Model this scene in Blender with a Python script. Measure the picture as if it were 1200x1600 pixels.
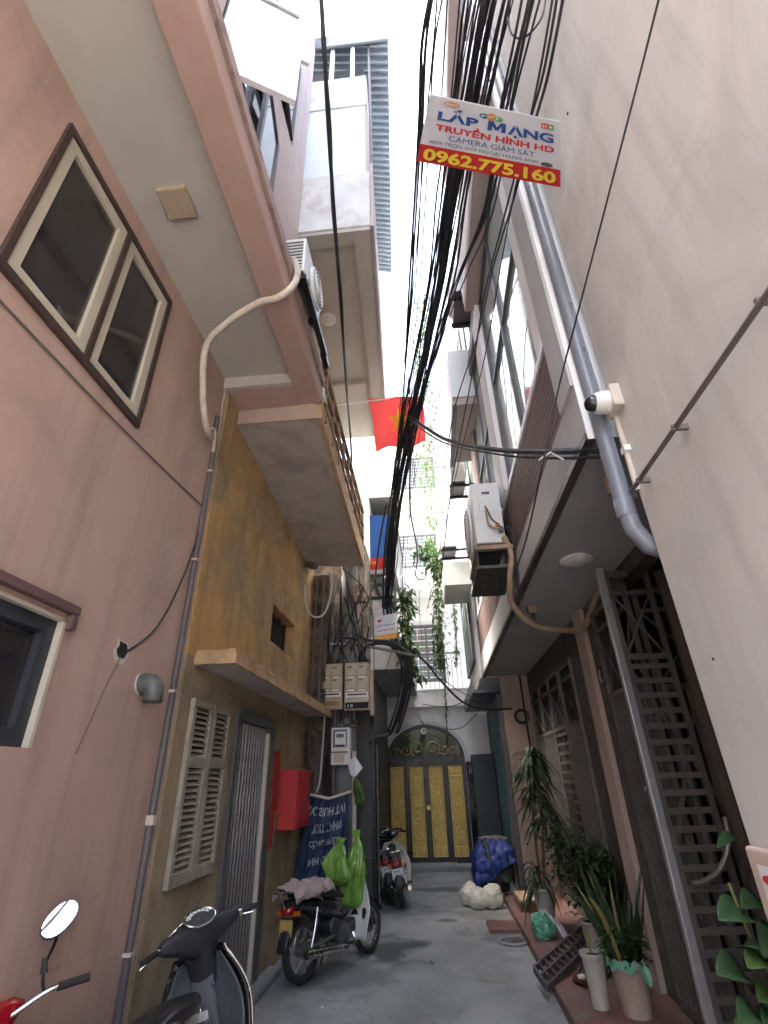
import bpy, bmesh, math, random
from mathutils import Vector, Matrix, noise
R = math.radians
S = 1.22            # metres per layout unit (the layout below was measured with the lens at 1.55 units)
scene = bpy.context.scene
for o in list(bpy.data.objects):
    bpy.data.objects.remove(o)
COL = scene.collection
random.seed(7)

# ---------------------------------------------------------------- camera
RIGHT = Vector((0.99505895, 0.09619275, -0.02458939))
UP = Vector((0.06734292, -0.47191032, 0.87907086))
FWD = Vector((-0.07295626, 0.87638325, 0.47605649))
CAMLOC = Vector((0, 0, 1.55))
cam_data = bpy.data.cameras.new('camera')
cam = bpy.data.objects.new('camera', cam_data)
COL.objects.link(cam)
mw = Matrix.Identity(4)
for i in range(3):
    mw[i][0], mw[i][1], mw[i][2], mw[i][3] = RIGHT[i], UP[i], -FWD[i], CAMLOC[i] * S
cam.matrix_world = mw
cam_data.sensor_fit = 'VERTICAL'
cam_data.sensor_height = 24.0
cam_data.lens = 24.0 * 774.41 / 1600.0
cam_data.clip_start = 0.02
cam_data.clip_end = 500
scene.camera = cam

# ---------------------------------------------------------------- sky, sun, exposure
SUN_EL, SUN_AZ = 52.0, 262.0      # azimuth clockwise from +Y (the way the lane runs)
world = bpy.data.worlds.new('World')
scene.world = world
world.use_nodes = True
wn = world.node_tree.nodes
sky = wn.new('ShaderNodeTexSky')
sky.sky_type = 'NISHITA'
sky.sun_disc = False
sky.sun_elevation = R(SUN_EL)
sky.sun_rotation = R(SUN_AZ)
sky.dust_density = 10.0
sky.air_density = 1.0
sky.ozone_density = 1.0
wn['Background'].inputs['Strength'].default_value = 0.15
world.node_tree.links.new(sky.outputs[0], wn['Background'].inputs['Color'])
sun_data = bpy.data.lights.new('sun', 'SUN')
sun_data.energy = 1.0
sun_data.angle = R(20)
sun_data.color = (1.0, 0.95, 0.88)
sun = bpy.data.objects.new('sun', sun_data)
COL.objects.link(sun)
sd = Vector((math.sin(R(SUN_AZ)) * math.cos(R(SUN_EL)), math.cos(R(SUN_AZ)) * math.cos(R(SUN_EL)), math.sin(R(SUN_EL))))
sun.rotation_euler = sd.to_track_quat('Z', 'Y').to_euler()
sun.location = (0, 0, 30)
scene.view_settings.view_transform = 'Standard'
scene.view_settings.look = 'None'
scene.view_settings.gamma = 1.0
scene.view_settings.use_curve_mapping = False
scene.view_settings.exposure = 3.78
try:
    scene.cycles.use_denoising = True
    scene.cycles.max_bounces = 7
    scene.cycles.diffuse_bounces = 5
    scene.cycles.use_adaptive_sampling = True
    scene.cycles.adaptive_threshold = .02
    scene.cycles.glossy_bounces = 3
    scene.cycles.transparent_max_bounces = 8
except Exception:
    pass

# ---------------------------------------------------------------- helpers
def at(u, v, y=None, x=None, z=None):
    """the place (layout units) seen at a pixel of the 1200x1600 photograph, at a known depth"""
    d = RIGHT * (u - 600) + UP * (800 - v) + FWD * 774.41
    if y is not None: t = (y - CAMLOC.y) / d.y
    elif x is not None: t = (x - CAMLOC.x) / d.x
    else: t = (z - CAMLOC.z) / d.z
    return CAMLOC + d * t

class MB:
    def __init__(s): s.v = []; s.f = []
    def add(s, vs, fs):
        n = len(s.v); s.v += [Vector(p) for p in vs]; s.f += [tuple(i + n for i in q) for q in fs]; return s
    def quad(s, a, b, c, d): return s.add([a, b, c, d], [(0, 1, 2, 3)])
    def hexa(s, p):   # 8 points: bottom 4, top 4
        return s.add(p, [(3, 2, 1, 0), (4, 5, 6, 7), (0, 1, 5, 4), (1, 2, 6, 5), (2, 3, 7, 6), (3, 0, 4, 7)])
    def box(s, x0, x1, y0, y1, z0, z1):
        return s.hexa([(x0, y0, z0), (x1, y0, z0), (x1, y1, z0), (x0, y1, z0), (x0, y0, z1), (x1, y0, z1), (x1, y1, z1), (x0, y1, z1)])
    def fbox(s, fn, u0, u1, v0, v1, w0, w1):
        return s.hexa([fn(u0, v0, w0), fn(u1, v0, w0), fn(u1, v0, w1), fn(u0, v0, w1), fn(u0, v1, w0), fn(u1, v1, w0), fn(u1, v1, w1), fn(u0, v1, w1)])
    def bar(s, p, q, w, h, up=(0, 0, 1)):
        p, q = Vector(p), Vector(q); d = (q - p).normalized(); up = Vector(up)
        if abs(d.dot(up)) > .98: up = Vector((0, 1, 0)) if abs(d.y) < .9 else Vector((1, 0, 0))
        a = d.cross(up).normalized() * w / 2; b = a.cross(d).normalized() * h / 2
        return s.hexa([p - a - b, p + a - b, q + a - b, q - a - b, p - a + b, p + a + b, q + a + b, q - a + b])
    def ring(s, pts, rads, n=8, cap=True, flat=1.0, up=(0, 0, 1)):
        pts = [Vector(p) for p in pts]; m = len(pts); base = len(s.v); last = None
        for i, p in enumerate(pts):
            d = (pts[min(i + 1, m - 1)] - pts[max(i - 1, 0)])
            d = d.normalized() if d.length > 1e-9 else Vector((0, 0, 1))
            if last is None:
                u = Vector(up)
                if abs(d.dot(u)) > .95: u = Vector((1, 0, 0))
                a = d.cross(u).normalized()
            else:
                a = (last - d * last.dot(d)).normalized()
            last = a; b = a.cross(d); r = rads[i] if isinstance(rads, (list, tuple)) else rads
            for k in range(n):
                t = 2 * math.pi * k / n
                s.v.append(p + a * r * math.cos(t) + b * r * flat * math.sin(t))
        for i in range(m - 1):
            for k in range(n):
                k2 = (k + 1) % n
                s.f.append((base + i * n + k, base + i * n + k2, base + (i + 1) * n + k2, base + (i + 1) * n + k))
        if cap:
            s.f.append(tuple(base + k for k in reversed(range(n)))); s.f.append(tuple(base + (m - 1) * n + k for k in range(n)))
        return s
    tube = ring
    def cyl(s, p, q, r, n=12): return s.ring([p, q], r, n)
    def lathe(s, c, prof, n=20, axis='z'):
        base = len(s.v); c = Vector(c)
        for r, h in prof:
            for k in range(n):
                t = 2 * math.pi * k / n; a, b = r * math.cos(t), r * math.sin(t)
                s.v.append(c + (Vector((a, b, h)) if axis == 'z' else Vector((h, a, b)) if axis == 'x' else Vector((a, h, b))))
        for i in range(len(prof) - 1):
            for k in range(n):
                k2 = (k + 1) % n
                s.f.append((base + i * n + k, base + i * n + k2, base + (i + 1) * n + k2, base + (i + 1) * n + k))
        s.f.append(tuple(base + k for k in reversed(range(n)))); s.f.append(tuple(base + (len(prof) - 1) * n + k for k in range(n)))
        return s
    def torus(s, c, Rr, r, axis='y', n=28, m=8, sq=1.0):
        base = len(s.v); c = Vector(c)
        for i in range(n):
            t = 2 * math.pi * i / n
            for k in range(m):
                p = 2 * math.pi * k / m; rr = Rr + r * math.cos(p); h = r * sq * math.sin(p)
                a, b = rr * math.cos(t), rr * math.sin(t)
                s.v.append(c + (Vector((a, h, b)) if axis == 'y' else Vector((a, b, h)) if axis == 'z' else Vector((h, a, b))))
        for i in range(n):
            for k in range(m):
                i2, k2 = (i + 1) % n, (k + 1) % m
                s.f.append((base + i * m + k, base + i2 * m + k, base + i2 * m + k2, base + i * m + k2))
        return s
    def loft(s, secs, n=14, pw=2.6):
        """secs: (centre, half width vector, half height vector) rings of a superellipse"""
        base = len(s.v)
        for c, a, b in secs:
            c, a, b = Vector(c), Vector(a), Vector(b)
            for k in range(n):
                t = 2 * math.pi * k / n; ct, st = math.cos(t), math.sin(t)
                s.v.append(c + a * math.copysign(abs(ct) ** (2 / pw), ct) + b * math.copysign(abs(st) ** (2 / pw), st))
        for i in range(len(secs) - 1):
            for k in range(n):
                k2 = (k + 1) % n
                s.f.append((base + i * n + k, base + i * n + k2, base + (i + 1) * n + k2, base + (i + 1) * n + k))
        s.f.append(tuple(base + k for k in reversed(range(n)))); s.f.append(tuple(base + (len(secs) - 1) * n + k for k in range(n)))
        return s
    def grid(s, fn, nu, nv):
        base = len(s.v)
        for j in range(nv + 1):
            for i in range(nu + 1): s.v.append(Vector(fn(i / nu, j / nv)))
        for j in range(nv):
            for i in range(nu):
                a = base + j * (nu + 1) + i; s.f.append((a, a + 1, a + nu + 2, a + nu + 1))
        return s
    def prism(s, poly, fn, w0, w1):
        n = len(poly); s.add([fn(u, v, w0) for u, v in poly] + [fn(u, v, w1) for u, v in poly],
              [tuple(range(n)), tuple(reversed(range(n, 2 * n)))] + [(i, (i + 1) % n, n + (i + 1) % n, n + i) for i in range(n)]); return s
    def blob(s, c, rad, amp=.15, seed=0, freq=2.0, n=20, m=12, flatb=True, crease=0):
        c = Vector(c); base = len(s.v)
        for j in range(m + 1):
            ph = math.pi * j / m
            for i in range(n):
                t = 2 * math.pi * i / n; d = Vector((math.sin(ph) * math.cos(t), math.sin(ph) * math.sin(t), math.cos(ph)))
                q = d * freq + Vector((seed * 7.3, seed * 3.1, seed)); k = 1 + amp * noise.noise(q) * 2
                if crease: k += crease * abs(noise.noise(q * 3.3)) - crease * .3
                p = Vector((d.x * rad[0], d.y * rad[1], d.z * rad[2])) * k
                if flatb: p.z = max(p.z, -rad[2] * .8)
                s.v.append(c + p)
        for j in range(m):
            for i in range(n):
                i2 = (i + 1) % n; s.f.append((base + j * n + i, base + j * n + i2, base + (j + 1) * n + i2, base + (j + 1) * n + i))
        return s
    def wall(s, fn, u0, u1, v0, v1, holes, depth):
        us = sorted({u0, u1, *[h[0] for h in holes], *[h[1] for h in holes]}); vs = sorted({v0, v1, *[h[2] for h in holes], *[h[3] for h in holes]})
        us = [u for u in us if u0 <= u <= u1]; vs = [v for v in vs if v0 <= v <= v1]
        for a, b in zip(us, us[1:]):
            for c, d in zip(vs, vs[1:]):
                mu, mv = (a + b) / 2, (c + d) / 2
                if any(h[0] < mu < h[1] and h[2] < mv < h[3] for h in holes): continue
                for w in (0, depth): s.quad(fn(a, c, w), fn(b, c, w), fn(b, d, w), fn(a, d, w))
        for a, b, c, d in [(u0, u1, v0, v1)] + list(holes):
            s.quad(fn(a, c, 0), fn(b, c, 0), fn(b, c, depth), fn(a, c, depth)); s.quad(fn(a, d, 0), fn(b, d, 0), fn(b, d, depth), fn(a, d, depth))
            s.quad(fn(a, c, 0), fn(a, d, 0), fn(a, d, depth), fn(a, c, depth)); s.quad(fn(b, c, 0), fn(b, d, 0), fn(b, d, depth), fn(b, c, depth))
        return s
    def mesh(s, name, base=Vector((0, 0, 0)), scale=1.0, smooth=False):
        me = bpy.data.meshes.new(name)
        me.from_pydata([tuple((p - base) * scale) for p in s.v], [], s.f)
        bm = bmesh.new(); bm.from_mesh(me); bmesh.ops.recalc_face_normals(bm, faces=bm.faces); bm.to_mesh(me); bm.free()
        if smooth: me.polygons.foreach_set('use_smooth', [True] * len(me.polygons))
        return me
    def build(s, name, mt, parent=None, smooth=False, bevel=0, solid=0, local=None):
        if local is None: local = bool(parent and root_of(parent).get('_local'))
        base = Vector(root_of(parent)['_base']) if parent and not local else Vector((0, 0, 0))
        o = bpy.data.objects.new(name, s.mesh(name, base, 1.0 if local else S, smooth))
        COL.objects.link(o)
        o.data.materials.append(mat_of(mt))
        if parent: o.parent = parent
        if smooth:
            try: o.data.set_sharp_from_angle(angle=R(40))
            except Exception: pass
        if solid:
            m = o.modifiers.new('solid', 'SOLIDIFY'); m.thickness = solid; m.offset = 0
        if bevel:
            m = o.modifiers.new('bevel', 'BEVEL'); m.width = bevel; m.segments = 2; m.limit_method = 'ANGLE'; m.angle_limit = R(40)
        return o

def root_of(o):
    while o.parent: o = o.parent
    return o
def tag(o, label, cat, group=None):
    o['label'] = label; o['category'] = cat
    if group: o['group'] = group
    return o
def thing(name, label, cat, base=(0, 0, 0), group=None):
    o = bpy.data.objects.new(name, None); COL.objects.link(o)
    o.empty_display_size = .1
    o.location = Vector(base) * S; o['_base'] = list(base)
    return tag(o, label, cat, group)
def local_thing(name, label, cat, loc, rotz=0, lean=0, group=None, scale=1.0):
    o = bpy.data.objects.new(name, None); COL.objects.link(o)
    o.empty_display_size = .1
    o.location = Vector(loc) * S; o['_local'] = 1; o['_base'] = [0, 0, 0]
    o.rotation_euler = (R(lean), 0, R(rotz)); o.scale = (scale,) * 3
    return tag(o, label, cat, group)
def struct(o): o['kind'] = 'structure'; return o
def inst(src, parent, offset):
    """a copy of a part, sharing its mesh, moved by an offset in layout units"""
    c = src.copy(); COL.objects.link(c); c.parent = parent
    k = 1.0 if root_of(parent).get('_local') else S
    c.location = Vector(src.location) + Vector(offset) * k
    return c
CLOUDS = bpy.data.textures.new('clouds', 'CLOUDS'); CLOUDS.noise_scale = .12
def chipped(o, amt=.014, lev=5):
    '''worn arrises: subdivide and push the surface about'''
    s_ = o.modifiers.new('fine', 'SUBSURF'); s_.subdivision_type = 'SIMPLE'; s_.levels = lev; s_.render_levels = lev
    d_ = o.modifiers.new('wear', 'DISPLACE'); d_.texture = CLOUDS; d_.strength = amt; d_.mid_level = .5; d_.texture_coords = 'GLOBAL'
    for m_ in list(o.modifiers):
        if m_.type == 'BEVEL': o.modifiers.remove(m_)
    return o
def child(name, mt, parent, fn, **kw):
    m = MB(); fn(m); return m.build(name, mt, parent, **kw)

# ---------------------------------------------------------------- materials
MATS = {}; SPEC = {}
def mat_of(m): return m if isinstance(m, bpy.types.Material) else MATS[m]
def mat(name, col, rough=.7, metal=0., var=.1, vs=2., dirt=0., dcol=(.05, .045, .04), ds=1.3, dthr=.5, streak=0., bump=.0, bs=60., spec=.5,
        trans=0., coat=0., alpha=1., emis=None, two=None, sscale=.22, cracks=0.):
    m = bpy.data.materials.new(name); m.use_nodes = True; nt = m.node_tree; N, L = nt.nodes, nt.links
    b = N['Principled BSDF']; out = N['Material Output']
    b.inputs['Roughness'].default_value = rough; b.inputs['Metallic'].default_value = metal
    b.inputs['Specular IOR Level'].default_value = spec
    if coat: b.inputs['Coat Weight'].default_value = coat; b.inputs['Coat Roughness'].default_value = .08
    tc = N.new('ShaderNodeTexCoord'); co = tc.outputs['Object']
    rgb = N.new('ShaderNodeRGB'); rgb.outputs[0].default_value = (*col, 1); cur = rgb.outputs[0]
    def nz(scale, detail=6, dist=0., vec=co, rough_=.55):
        n = N.new('ShaderNodeTexNoise'); n.inputs['Scale'].default_value = scale; n.inputs['Detail'].default_value = detail
        n.inputs['Roughness'].default_value = rough_; n.inputs['Distortion'].default_value = dist; L.new(vec, n.inputs['Vector']); return n.outputs['Fac']
    def ramp(fac, a, b_, ca, cb):
        r = N.new('ShaderNodeMapRange'); r.inputs[1].default_value = a; r.inputs[2].default_value = b_; r.inputs[3].default_value = ca; r.inputs[4].default_value = cb
        L.new(fac, r.inputs[0]); return r.outputs[0]
    def mix(fac, A, B, mode='MIX'):
        x = N.new('ShaderNodeMix'); x.data_type = 'RGBA'; x.blend_type = mode
        if hasattr(fac, 'links'): L.new(fac, x.inputs[0])
        else: x.inputs[0].default_value = fac
        for sck, val in ((6, A), (7, B)):
            if hasattr(val, 'links'): L.new(val, x.inputs[sck])
            else: x.inputs[sck].default_value = (*val, 1)
        return x.outputs[2]
    if two: cur = mix(ramp(nz(two[1], 5, .4), .42, .58, 0, 1), cur, two[0])
    if var:
        f = ramp(nz(vs), .28, .72, 1 - var, 1 + var); c = N.new('ShaderNodeCombineColor')
        for i in range(3): L.new(f, c.inputs[i])
        cur = mix(1.0, cur, c.outputs[0], 'MULTIPLY')
    if streak:
        mp = N.new('ShaderNodeMapping'); mp.inputs['Scale'].default_value = (3.2, 3.2, sscale); L.new(co, mp.inputs[0])
        f = ramp(nz(1.6, 6, .2, mp.outputs[0], .6), .5, .78, 0, streak); cur = mix(f, cur, dcol)
    if dirt:
        f = ramp(nz(ds, 9, .6, co, .62), dthr, dthr + .2, 0, dirt); cur = mix(f, cur, dcol)
    if cracks:
        vo = N.new('ShaderNodeTexVoronoi'); vo.feature = 'DISTANCE_TO_EDGE'; vo.inputs['Scale'].default_value = .62
        wn_ = N.new('ShaderNodeTexNoise'); wn_.inputs['Scale'].default_value = 2.4; wn_.inputs['Detail'].default_value = 7; L.new(co, wn_.inputs['Vector'])
        wv = N.new('ShaderNodeVectorMath'); wv.operation = 'MULTIPLY_ADD'; L.new(wn_.outputs['Color'], wv.inputs[0]); wv.inputs[1].default_value = (.5, .5, .5); L.new(co, wv.inputs[2]); L.new(wv.outputs[0], vo.inputs['Vector'])
        line = ramp(vo.outputs['Distance'], .0, .005, 1, 0); msk = ramp(nz(.8, 3), .5, .58, 0, cracks)
        mu = N.new('ShaderNodeMath'); mu.operation = 'MULTIPLY'; L.new(line, mu.inputs[0]); L.new(msk, mu.inputs[1]); cur = mix(mu.outputs[0], cur, tuple(c * .3 for c in col))
    L.new(cur, b.inputs['Base Color'])
    if var:
        L.new(ramp(nz(vs * 3), .3, .7, max(.02, rough - .12), min(1, rough + .1)), b.inputs['Roughness'])
    if bump:
        bp = N.new('ShaderNodeBump'); bp.inputs['Strength'].default_value = bump; bp.inputs['Distance'].default_value = .01
        h = nz(bs, 8, .1, co, .6); L.new(h, bp.inputs['Height']); L.new(bp.outputs[0], b.inputs['Normal'])
    if emis: b.inputs['Emission Color'].default_value = (*emis[0], 1); b.inputs['Emission Strength'].default_value = emis[1]
    if trans:
        t = N.new('ShaderNodeBsdfTranslucent'); L.new(cur, t.inputs[0]); x = N.new('ShaderNodeMixShader'); x.inputs[0].default_value = trans
        L.new(b.outputs[0], x.inputs[1]); L.new(t.outputs[0], x.inputs[2]); L.new(x.outputs[0], out.inputs[0])
    if alpha < 1: b.inputs['Alpha'].default_value = alpha
    MATS[name] = m; return m
def glass(name, tint, see=.5, rough=.03, gcol=(1, 1, 1)):
    m = bpy.data.materials.new(name); m.use_nodes = True; nt = m.node_tree; N, L = nt.nodes, nt.links
    N.remove(N['Principled BSDF']); out = N['Material Output']
    t = N.new('ShaderNodeBsdfTransparent'); t.inputs[0].default_value = (*tint, 1)
    d = N.new('ShaderNodeBsdfDiffuse'); d.inputs[0].default_value = (*tint, 1)
    g = N.new('ShaderNodeBsdfGlossy'); g.inputs['Roughness'].default_value = rough; g.inputs[0].default_value = (*gcol, 1)
    x1 = N.new('ShaderNodeMixShader'); x1.inputs[0].default_value = see; L.new(d.outputs[0], x1.inputs[1]); L.new(t.outputs[0], x1.inputs[2])
    fr = N.new('ShaderNodeFresnel'); fr.inputs[0].default_value = 1.5
    x2 = N.new('ShaderNodeMixShader'); L.new(fr.outputs[0], x2.inputs[0]); L.new(x1.outputs[0], x2.inputs[1]); L.new(g.outputs[0], x2.inputs[2])
    L.new(x2.outputs[0], out.inputs[0]); MATS[name] = m; return m

mat('pink', (.475, .335, .285), .85, var=.11, vs=.7, streak=.5, dcol=(.26, .185, .15), bump=.14, bs=140, dirt=.45, ds=.9, dthr=.53, two=((.465, .32, .272), .5), cracks=.22)
mat('pink_beam', (.44, .30, .26), .85, var=.08, vs=1.2, streak=.15, dcol=(.16, .11, .10), bump=.12, bs=120)
mat('pink_trim', (.13, .072, .070), .8, var=.1, bump=.08)
mat('pink_upper', (.54, .45, .42), .85, var=.08, vs=.9, streak=.3, dcol=(.3, .24, .22), bump=.1, bs=120)
mat('ledge', (.42, .31, .28), .9, var=.16, vs=4, dirt=.7, ds=4, dcol=(.16, .12, .11), dthr=.45, bump=.2, bs=60)
mat('soffit_grey', (.45, .425, .385), .9, var=.07, vs=1.2, dirt=.25, ds=1.1, dcol=(.28, .23, .19), dthr=.5, bump=.14, bs=100)
mat('soffit_dirty', (.42, .38, .35), .9, var=.1, vs=1.5, dirt=.55, ds=1.7, dcol=(.20, .17, .15), dthr=.46, bump=.15, bs=80)
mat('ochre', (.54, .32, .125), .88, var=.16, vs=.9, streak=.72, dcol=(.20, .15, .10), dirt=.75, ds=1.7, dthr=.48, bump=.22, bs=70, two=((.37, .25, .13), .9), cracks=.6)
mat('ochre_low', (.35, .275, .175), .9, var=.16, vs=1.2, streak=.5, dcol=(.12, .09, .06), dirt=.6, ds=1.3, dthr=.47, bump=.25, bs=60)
mat('ochre_edge', (.46, .31, .17), .9, var=.14, vs=3, streak=.5, dcol=(.18, .12, .07), dirt=.5, ds=4, bump=.2, bs=60)
mat('rot_wall', (.15, .10, .075), .95, var=.25, vs=5, dirt=.9, ds=4, dcol=(.03, .025, .02), dthr=.42, streak=.6, bump=.6, bs=25, two=((.20, .17, .14), 2.2))
mat('grey_render', (.60, .575, .535), .9, var=.09, vs=.8, streak=.6, dcol=(.36, .345, .325), dirt=.45, ds=1.3, dthr=.5, bump=.16, bs=30, sscale=.35, two=((.55, .535, .505), .6), cracks=.12)
mat('plinth', (.55, .43, .36), .85, var=.08, bump=.1)
mat('white_wall', (.78, .79, .79), .85, var=.05, vs=1, streak=.3, dcol=(.42, .40, .38), bump=.08, bs=90)
mat('white_old', (.66, .66, .64), .9, var=.1, vs=2, dirt=.55, ds=2.4, dcol=(.36, .33, .29), dthr=.48, streak=.3, bump=.15)
mat('white_panel', (.68, .73, .75), .6, var=.04, vs=1.5, streak=.15, dcol=(.4, .4, .4))
mat('grey_fascia', (.46, .47, .47), .8, var=.06, vs=2, streak=.3, dcol=(.25, .25, .25), bump=.05)
mat('grey_beam', (.22, .225, .235), .75, var=.08)
mat('house_soffit', (.40, .395, .38), .85, var=.06, vs=1.5, dirt=.2, ds=2, dcol=(.2, .19, .18), bump=.05)
mat('soffit_pink', (.46, .39, .37), .85, var=.06, dirt=.2, ds=2, dcol=(.25, .2, .19))
mat('brown_tile', (.065, .054, .048), .45, var=.25, vs=3, bump=.08, bs=30)
mat('brown_panel', (.155, .105, .095), .75, var=.12, vs=3)
mat('peach', (.42, .32, .275), .8, var=.06, streak=.2, dcol=(.25, .18, .14), bump=.05)
mat('dark', (.012, .012, .014), .8, var=0)
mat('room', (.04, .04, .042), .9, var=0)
mat('black_metal', (.022, .022, .025), .42, metal=.4, var=.2, vs=6)
mat('gate_metal', (.165, .15, .14), .5, metal=.55, var=.2, vs=5, dirt=.5, ds=5, dcol=(.11, .085, .065))
mat('gate_steel', (.23, .215, .20), .42, metal=.6, var=.15, vs=5, dirt=.4, ds=6, dcol=(.25, .2, .16))
mat('slat_door', (.15, .155, .16), .45, metal=.5, var=.15, vs=5, dirt=.4, ds=4, dcol=(.12, .10, .08))
mat('shutter_paint', (.30, .27, .22), .75, var=.12, vs=5, dirt=.55, ds=6, dcol=(.16, .12, .085), dthr=.48, bump=.15, bs=40)
mat('cream_frame', (.50, .46, .37), .6, var=.06, dirt=.25, ds=14, dcol=(.25, .12, .08), dthr=.58)
mat('brown_frame', (.055, .035, .03), .5, var=.15, vs=8)
mat('blue_frame', (.03, .034, .045), .45, var=.2, vs=6)
mat('white_frame', (.72, .72, .72), .4, var=.04)
mat('grey_frame', (.10, .105, .115), .45, var=.1)
mat('steel_bar', (.45, .45, .45), .45, metal=.4, var=.1)
mat('rust', (.19, .10, .05), .85, var=.3, vs=9, dirt=.6, ds=9, dcol=(.05, .03, .02), bump=.3, bs=60)
mat('rail_brown', (.26, .16, .085), .85, var=.2, vs=5, streak=.5, dcol=(.08, .055, .04), dirt=.5, ds=4, bump=.2)
mat('pole', (.19, .185, .175), .9, var=.18, vs=4, dirt=.6, ds=4, dcol=(.05, .045, .04), streak=.5, bump=.25, bs=60)
mat('pipe_blue', (.17, .185, .215), .35, var=.06, vs=3, dirt=.2, ds=4, dcol=(.1, .1, .1))
mat('pipe_grey', (.11, .10, .10), .55, var=.1, vs=4)
mat('pipe_brown', (.15, .125, .115), .6, var=.12, vs=4)
mat('pvc_elbow', (.10, .11, .105), .4, var=.08)
mat('hose_white', (.58, .51, .43), .85, var=.14, vs=8, dirt=.5, ds=9, dcol=(.25, .18, .12), bump=.5, bs=50)
mat('hose_tan', (.36, .25, .17), .85, var=.2, vs=8, dirt=.5, ds=9, dcol=(.13, .08, .05), bump=.5, bs=50)
mat('cable', (.018, .019, .022), .55, var=.2, vs=5)
mat('cable_grey', (.10, .10, .105), .6, var=.1)
mat('cable_white', (.50, .48, .44), .6, var=.1)
mat('plastic_white', (.70, .70, .67), .45, var=.05, vs=5, dirt=.25, ds=4, dcol=(.4, .36, .3))
mat('plastic_dirty', (.55, .50, .43), .6, var=.1, vs=6, dirt=.4, ds=7, dcol=(.3, .22, .15))
mat('meter_tan', (.40, .315, .225), .65, var=.08, vs=6, dirt=.35, ds=7, dcol=(.2, .14, .09))
mat('meter_door', (.43, .37, .28), .5, var=.06, vs=6, dirt=.25, ds=9, dcol=(.25, .2, .14))
mat('meter_white', (.60, .61, .60), .45, var=.04, dirt=.2, ds=8, dcol=(.35, .3, .25))
mat('concrete', (.225, .233, .232), .88, var=.16, vs=1.3, dirt=.5, ds=.9, dcol=(.10, .105, .108), dthr=.5, bump=.3, bs=45, two=((.26, .268, .262), .8))
def weather_ground():
    """worn concrete: soft-edged oil and damp stains where bikes stand, and fine cracks"""
    m = MATS['concrete']; nt = m.node_tree; N, L = nt.nodes, nt.links; b = N['Principled BSDF']
    cur = b.inputs['Base Color'].links[0].from_socket; tc = [n for n in N if n.type == 'TEX_COORD'][0].outputs['Object']
    def mixc(fac, col, amt):
        mm = N.new('ShaderNodeMath'); mm.operation = 'MULTIPLY'; mm.inputs[1].default_value = amt; L.new(fac, mm.inputs[0])
        x = N.new('ShaderNodeMix'); x.data_type = 'RGBA'; L.new(mm.outputs[0], x.inputs[0]); L.new(cur, x.inputs[6]); x.inputs[7].default_value = (*col, 1); return x.outputs[2]
    nz = N.new('ShaderNodeTexNoise'); nz.inputs['Scale'].default_value = 2.3; nz.inputs['Detail'].default_value = 7; L.new(tc, nz.inputs['Vector'])
    for cx, cy, rx, ry, amt in ((-.60, 6.75, .33, .55, .85), (-.95, 6.0, .5, .5, .5), (-.12, 9.9, .5, .25, .7), (.0, 7.9, .16, .12, .7), (-.55, 8.5, .5, .5, .45), (.45, 8.2, .45, .35, .5), (-.2, 4.9, .3, .5, .25), (.25, 6.3, .4, .8, .22), (.6, 7.1, .3, .3, .5)):
        mp = N.new('ShaderNodeVectorMath'); mp.operation = 'SUBTRACT'; mp.inputs[1].default_value = (cx * S, cy * S, 0); L.new(tc, mp.inputs[0])
        dv = N.new('ShaderNodeVectorMath'); dv.operation = 'DIVIDE'; dv.inputs[1].default_value = (rx * S, ry * S, 1); L.new(mp.outputs[0], dv.inputs[0])
        ln = N.new('ShaderNodeVectorMath'); ln.operation = 'LENGTH'; L.new(dv.outputs[0], ln.inputs[0])
        ad = N.new('ShaderNodeMath'); ad.operation = 'MULTIPLY_ADD'; L.new(nz.outputs['Fac'], ad.inputs[0]); ad.inputs[1].default_value = 1.9; L.new(ln.outputs['Value'], ad.inputs[2])
        mr = N.new('ShaderNodeMapRange'); mr.inputs[1].default_value = 1.55; mr.inputs[2].default_value = 2.0; mr.inputs[3].default_value = 1; mr.inputs[4].default_value = 0; L.new(ad.outputs[0], mr.inputs[0])
        cur = mixc(mr.outputs[0], (.045, .048, .05), amt)
    n2 = N.new('ShaderNodeTexNoise'); n2.inputs['Scale'].default_value = 38; n2.inputs['Detail'].default_value = 4; L.new(tc, n2.inputs['Vector'])
    m2 = N.new('ShaderNodeMapRange'); m2.inputs[1].default_value = .60; m2.inputs[2].default_value = .72; L.new(n2.outputs['Fac'], m2.inputs[0]); cur = mixc(m2.outputs[0], (.13, .13, .125), .6)
    n3 = N.new('ShaderNodeTexNoise'); n3.inputs['Scale'].default_value = 1.1; n3.inputs['Detail'].default_value = 9; n3.inputs['Distortion'].default_value = 1.2; L.new(tc, n3.inputs['Vector'])
    m3 = N.new('ShaderNodeMapRange'); m3.inputs[1].default_value = .55; m3.inputs[2].default_value = .66; L.new(n3.outputs['Fac'], m3.inputs[0]); cur = mixc(m3.outputs[0], (.26, .27, .265), .4)
    vo = N.new('ShaderNodeTexVoronoi'); vo.feature = 'DISTANCE_TO_EDGE'; vo.inputs['Scale'].default_value = .55; wv = N.new('ShaderNodeVectorMath'); wv.operation = 'MULTIPLY_ADD'
    n4 = N.new('ShaderNodeTexNoise'); n4.inputs['Scale'].default_value = 3.; n4.inputs['Detail'].default_value = 6; L.new(tc, n4.inputs['Vector']); L.new(n4.outputs['Color'], wv.inputs[0]); wv.inputs[1].default_value = (.35, .35, .35); L.new(tc, wv.inputs[2]); L.new(wv.outputs[0], vo.inputs['Vector'])
    m4 = N.new('ShaderNodeMapRange'); m4.inputs[1].default_value = .0; m4.inputs[2].default_value = .006; m4.inputs[3].default_value = 1; m4.inputs[4].default_value = 0; L.new(vo.outputs['Distance'], m4.inputs[0]); cur = mixc(m4.outputs[0], (.07, .07, .07), .35)
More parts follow.
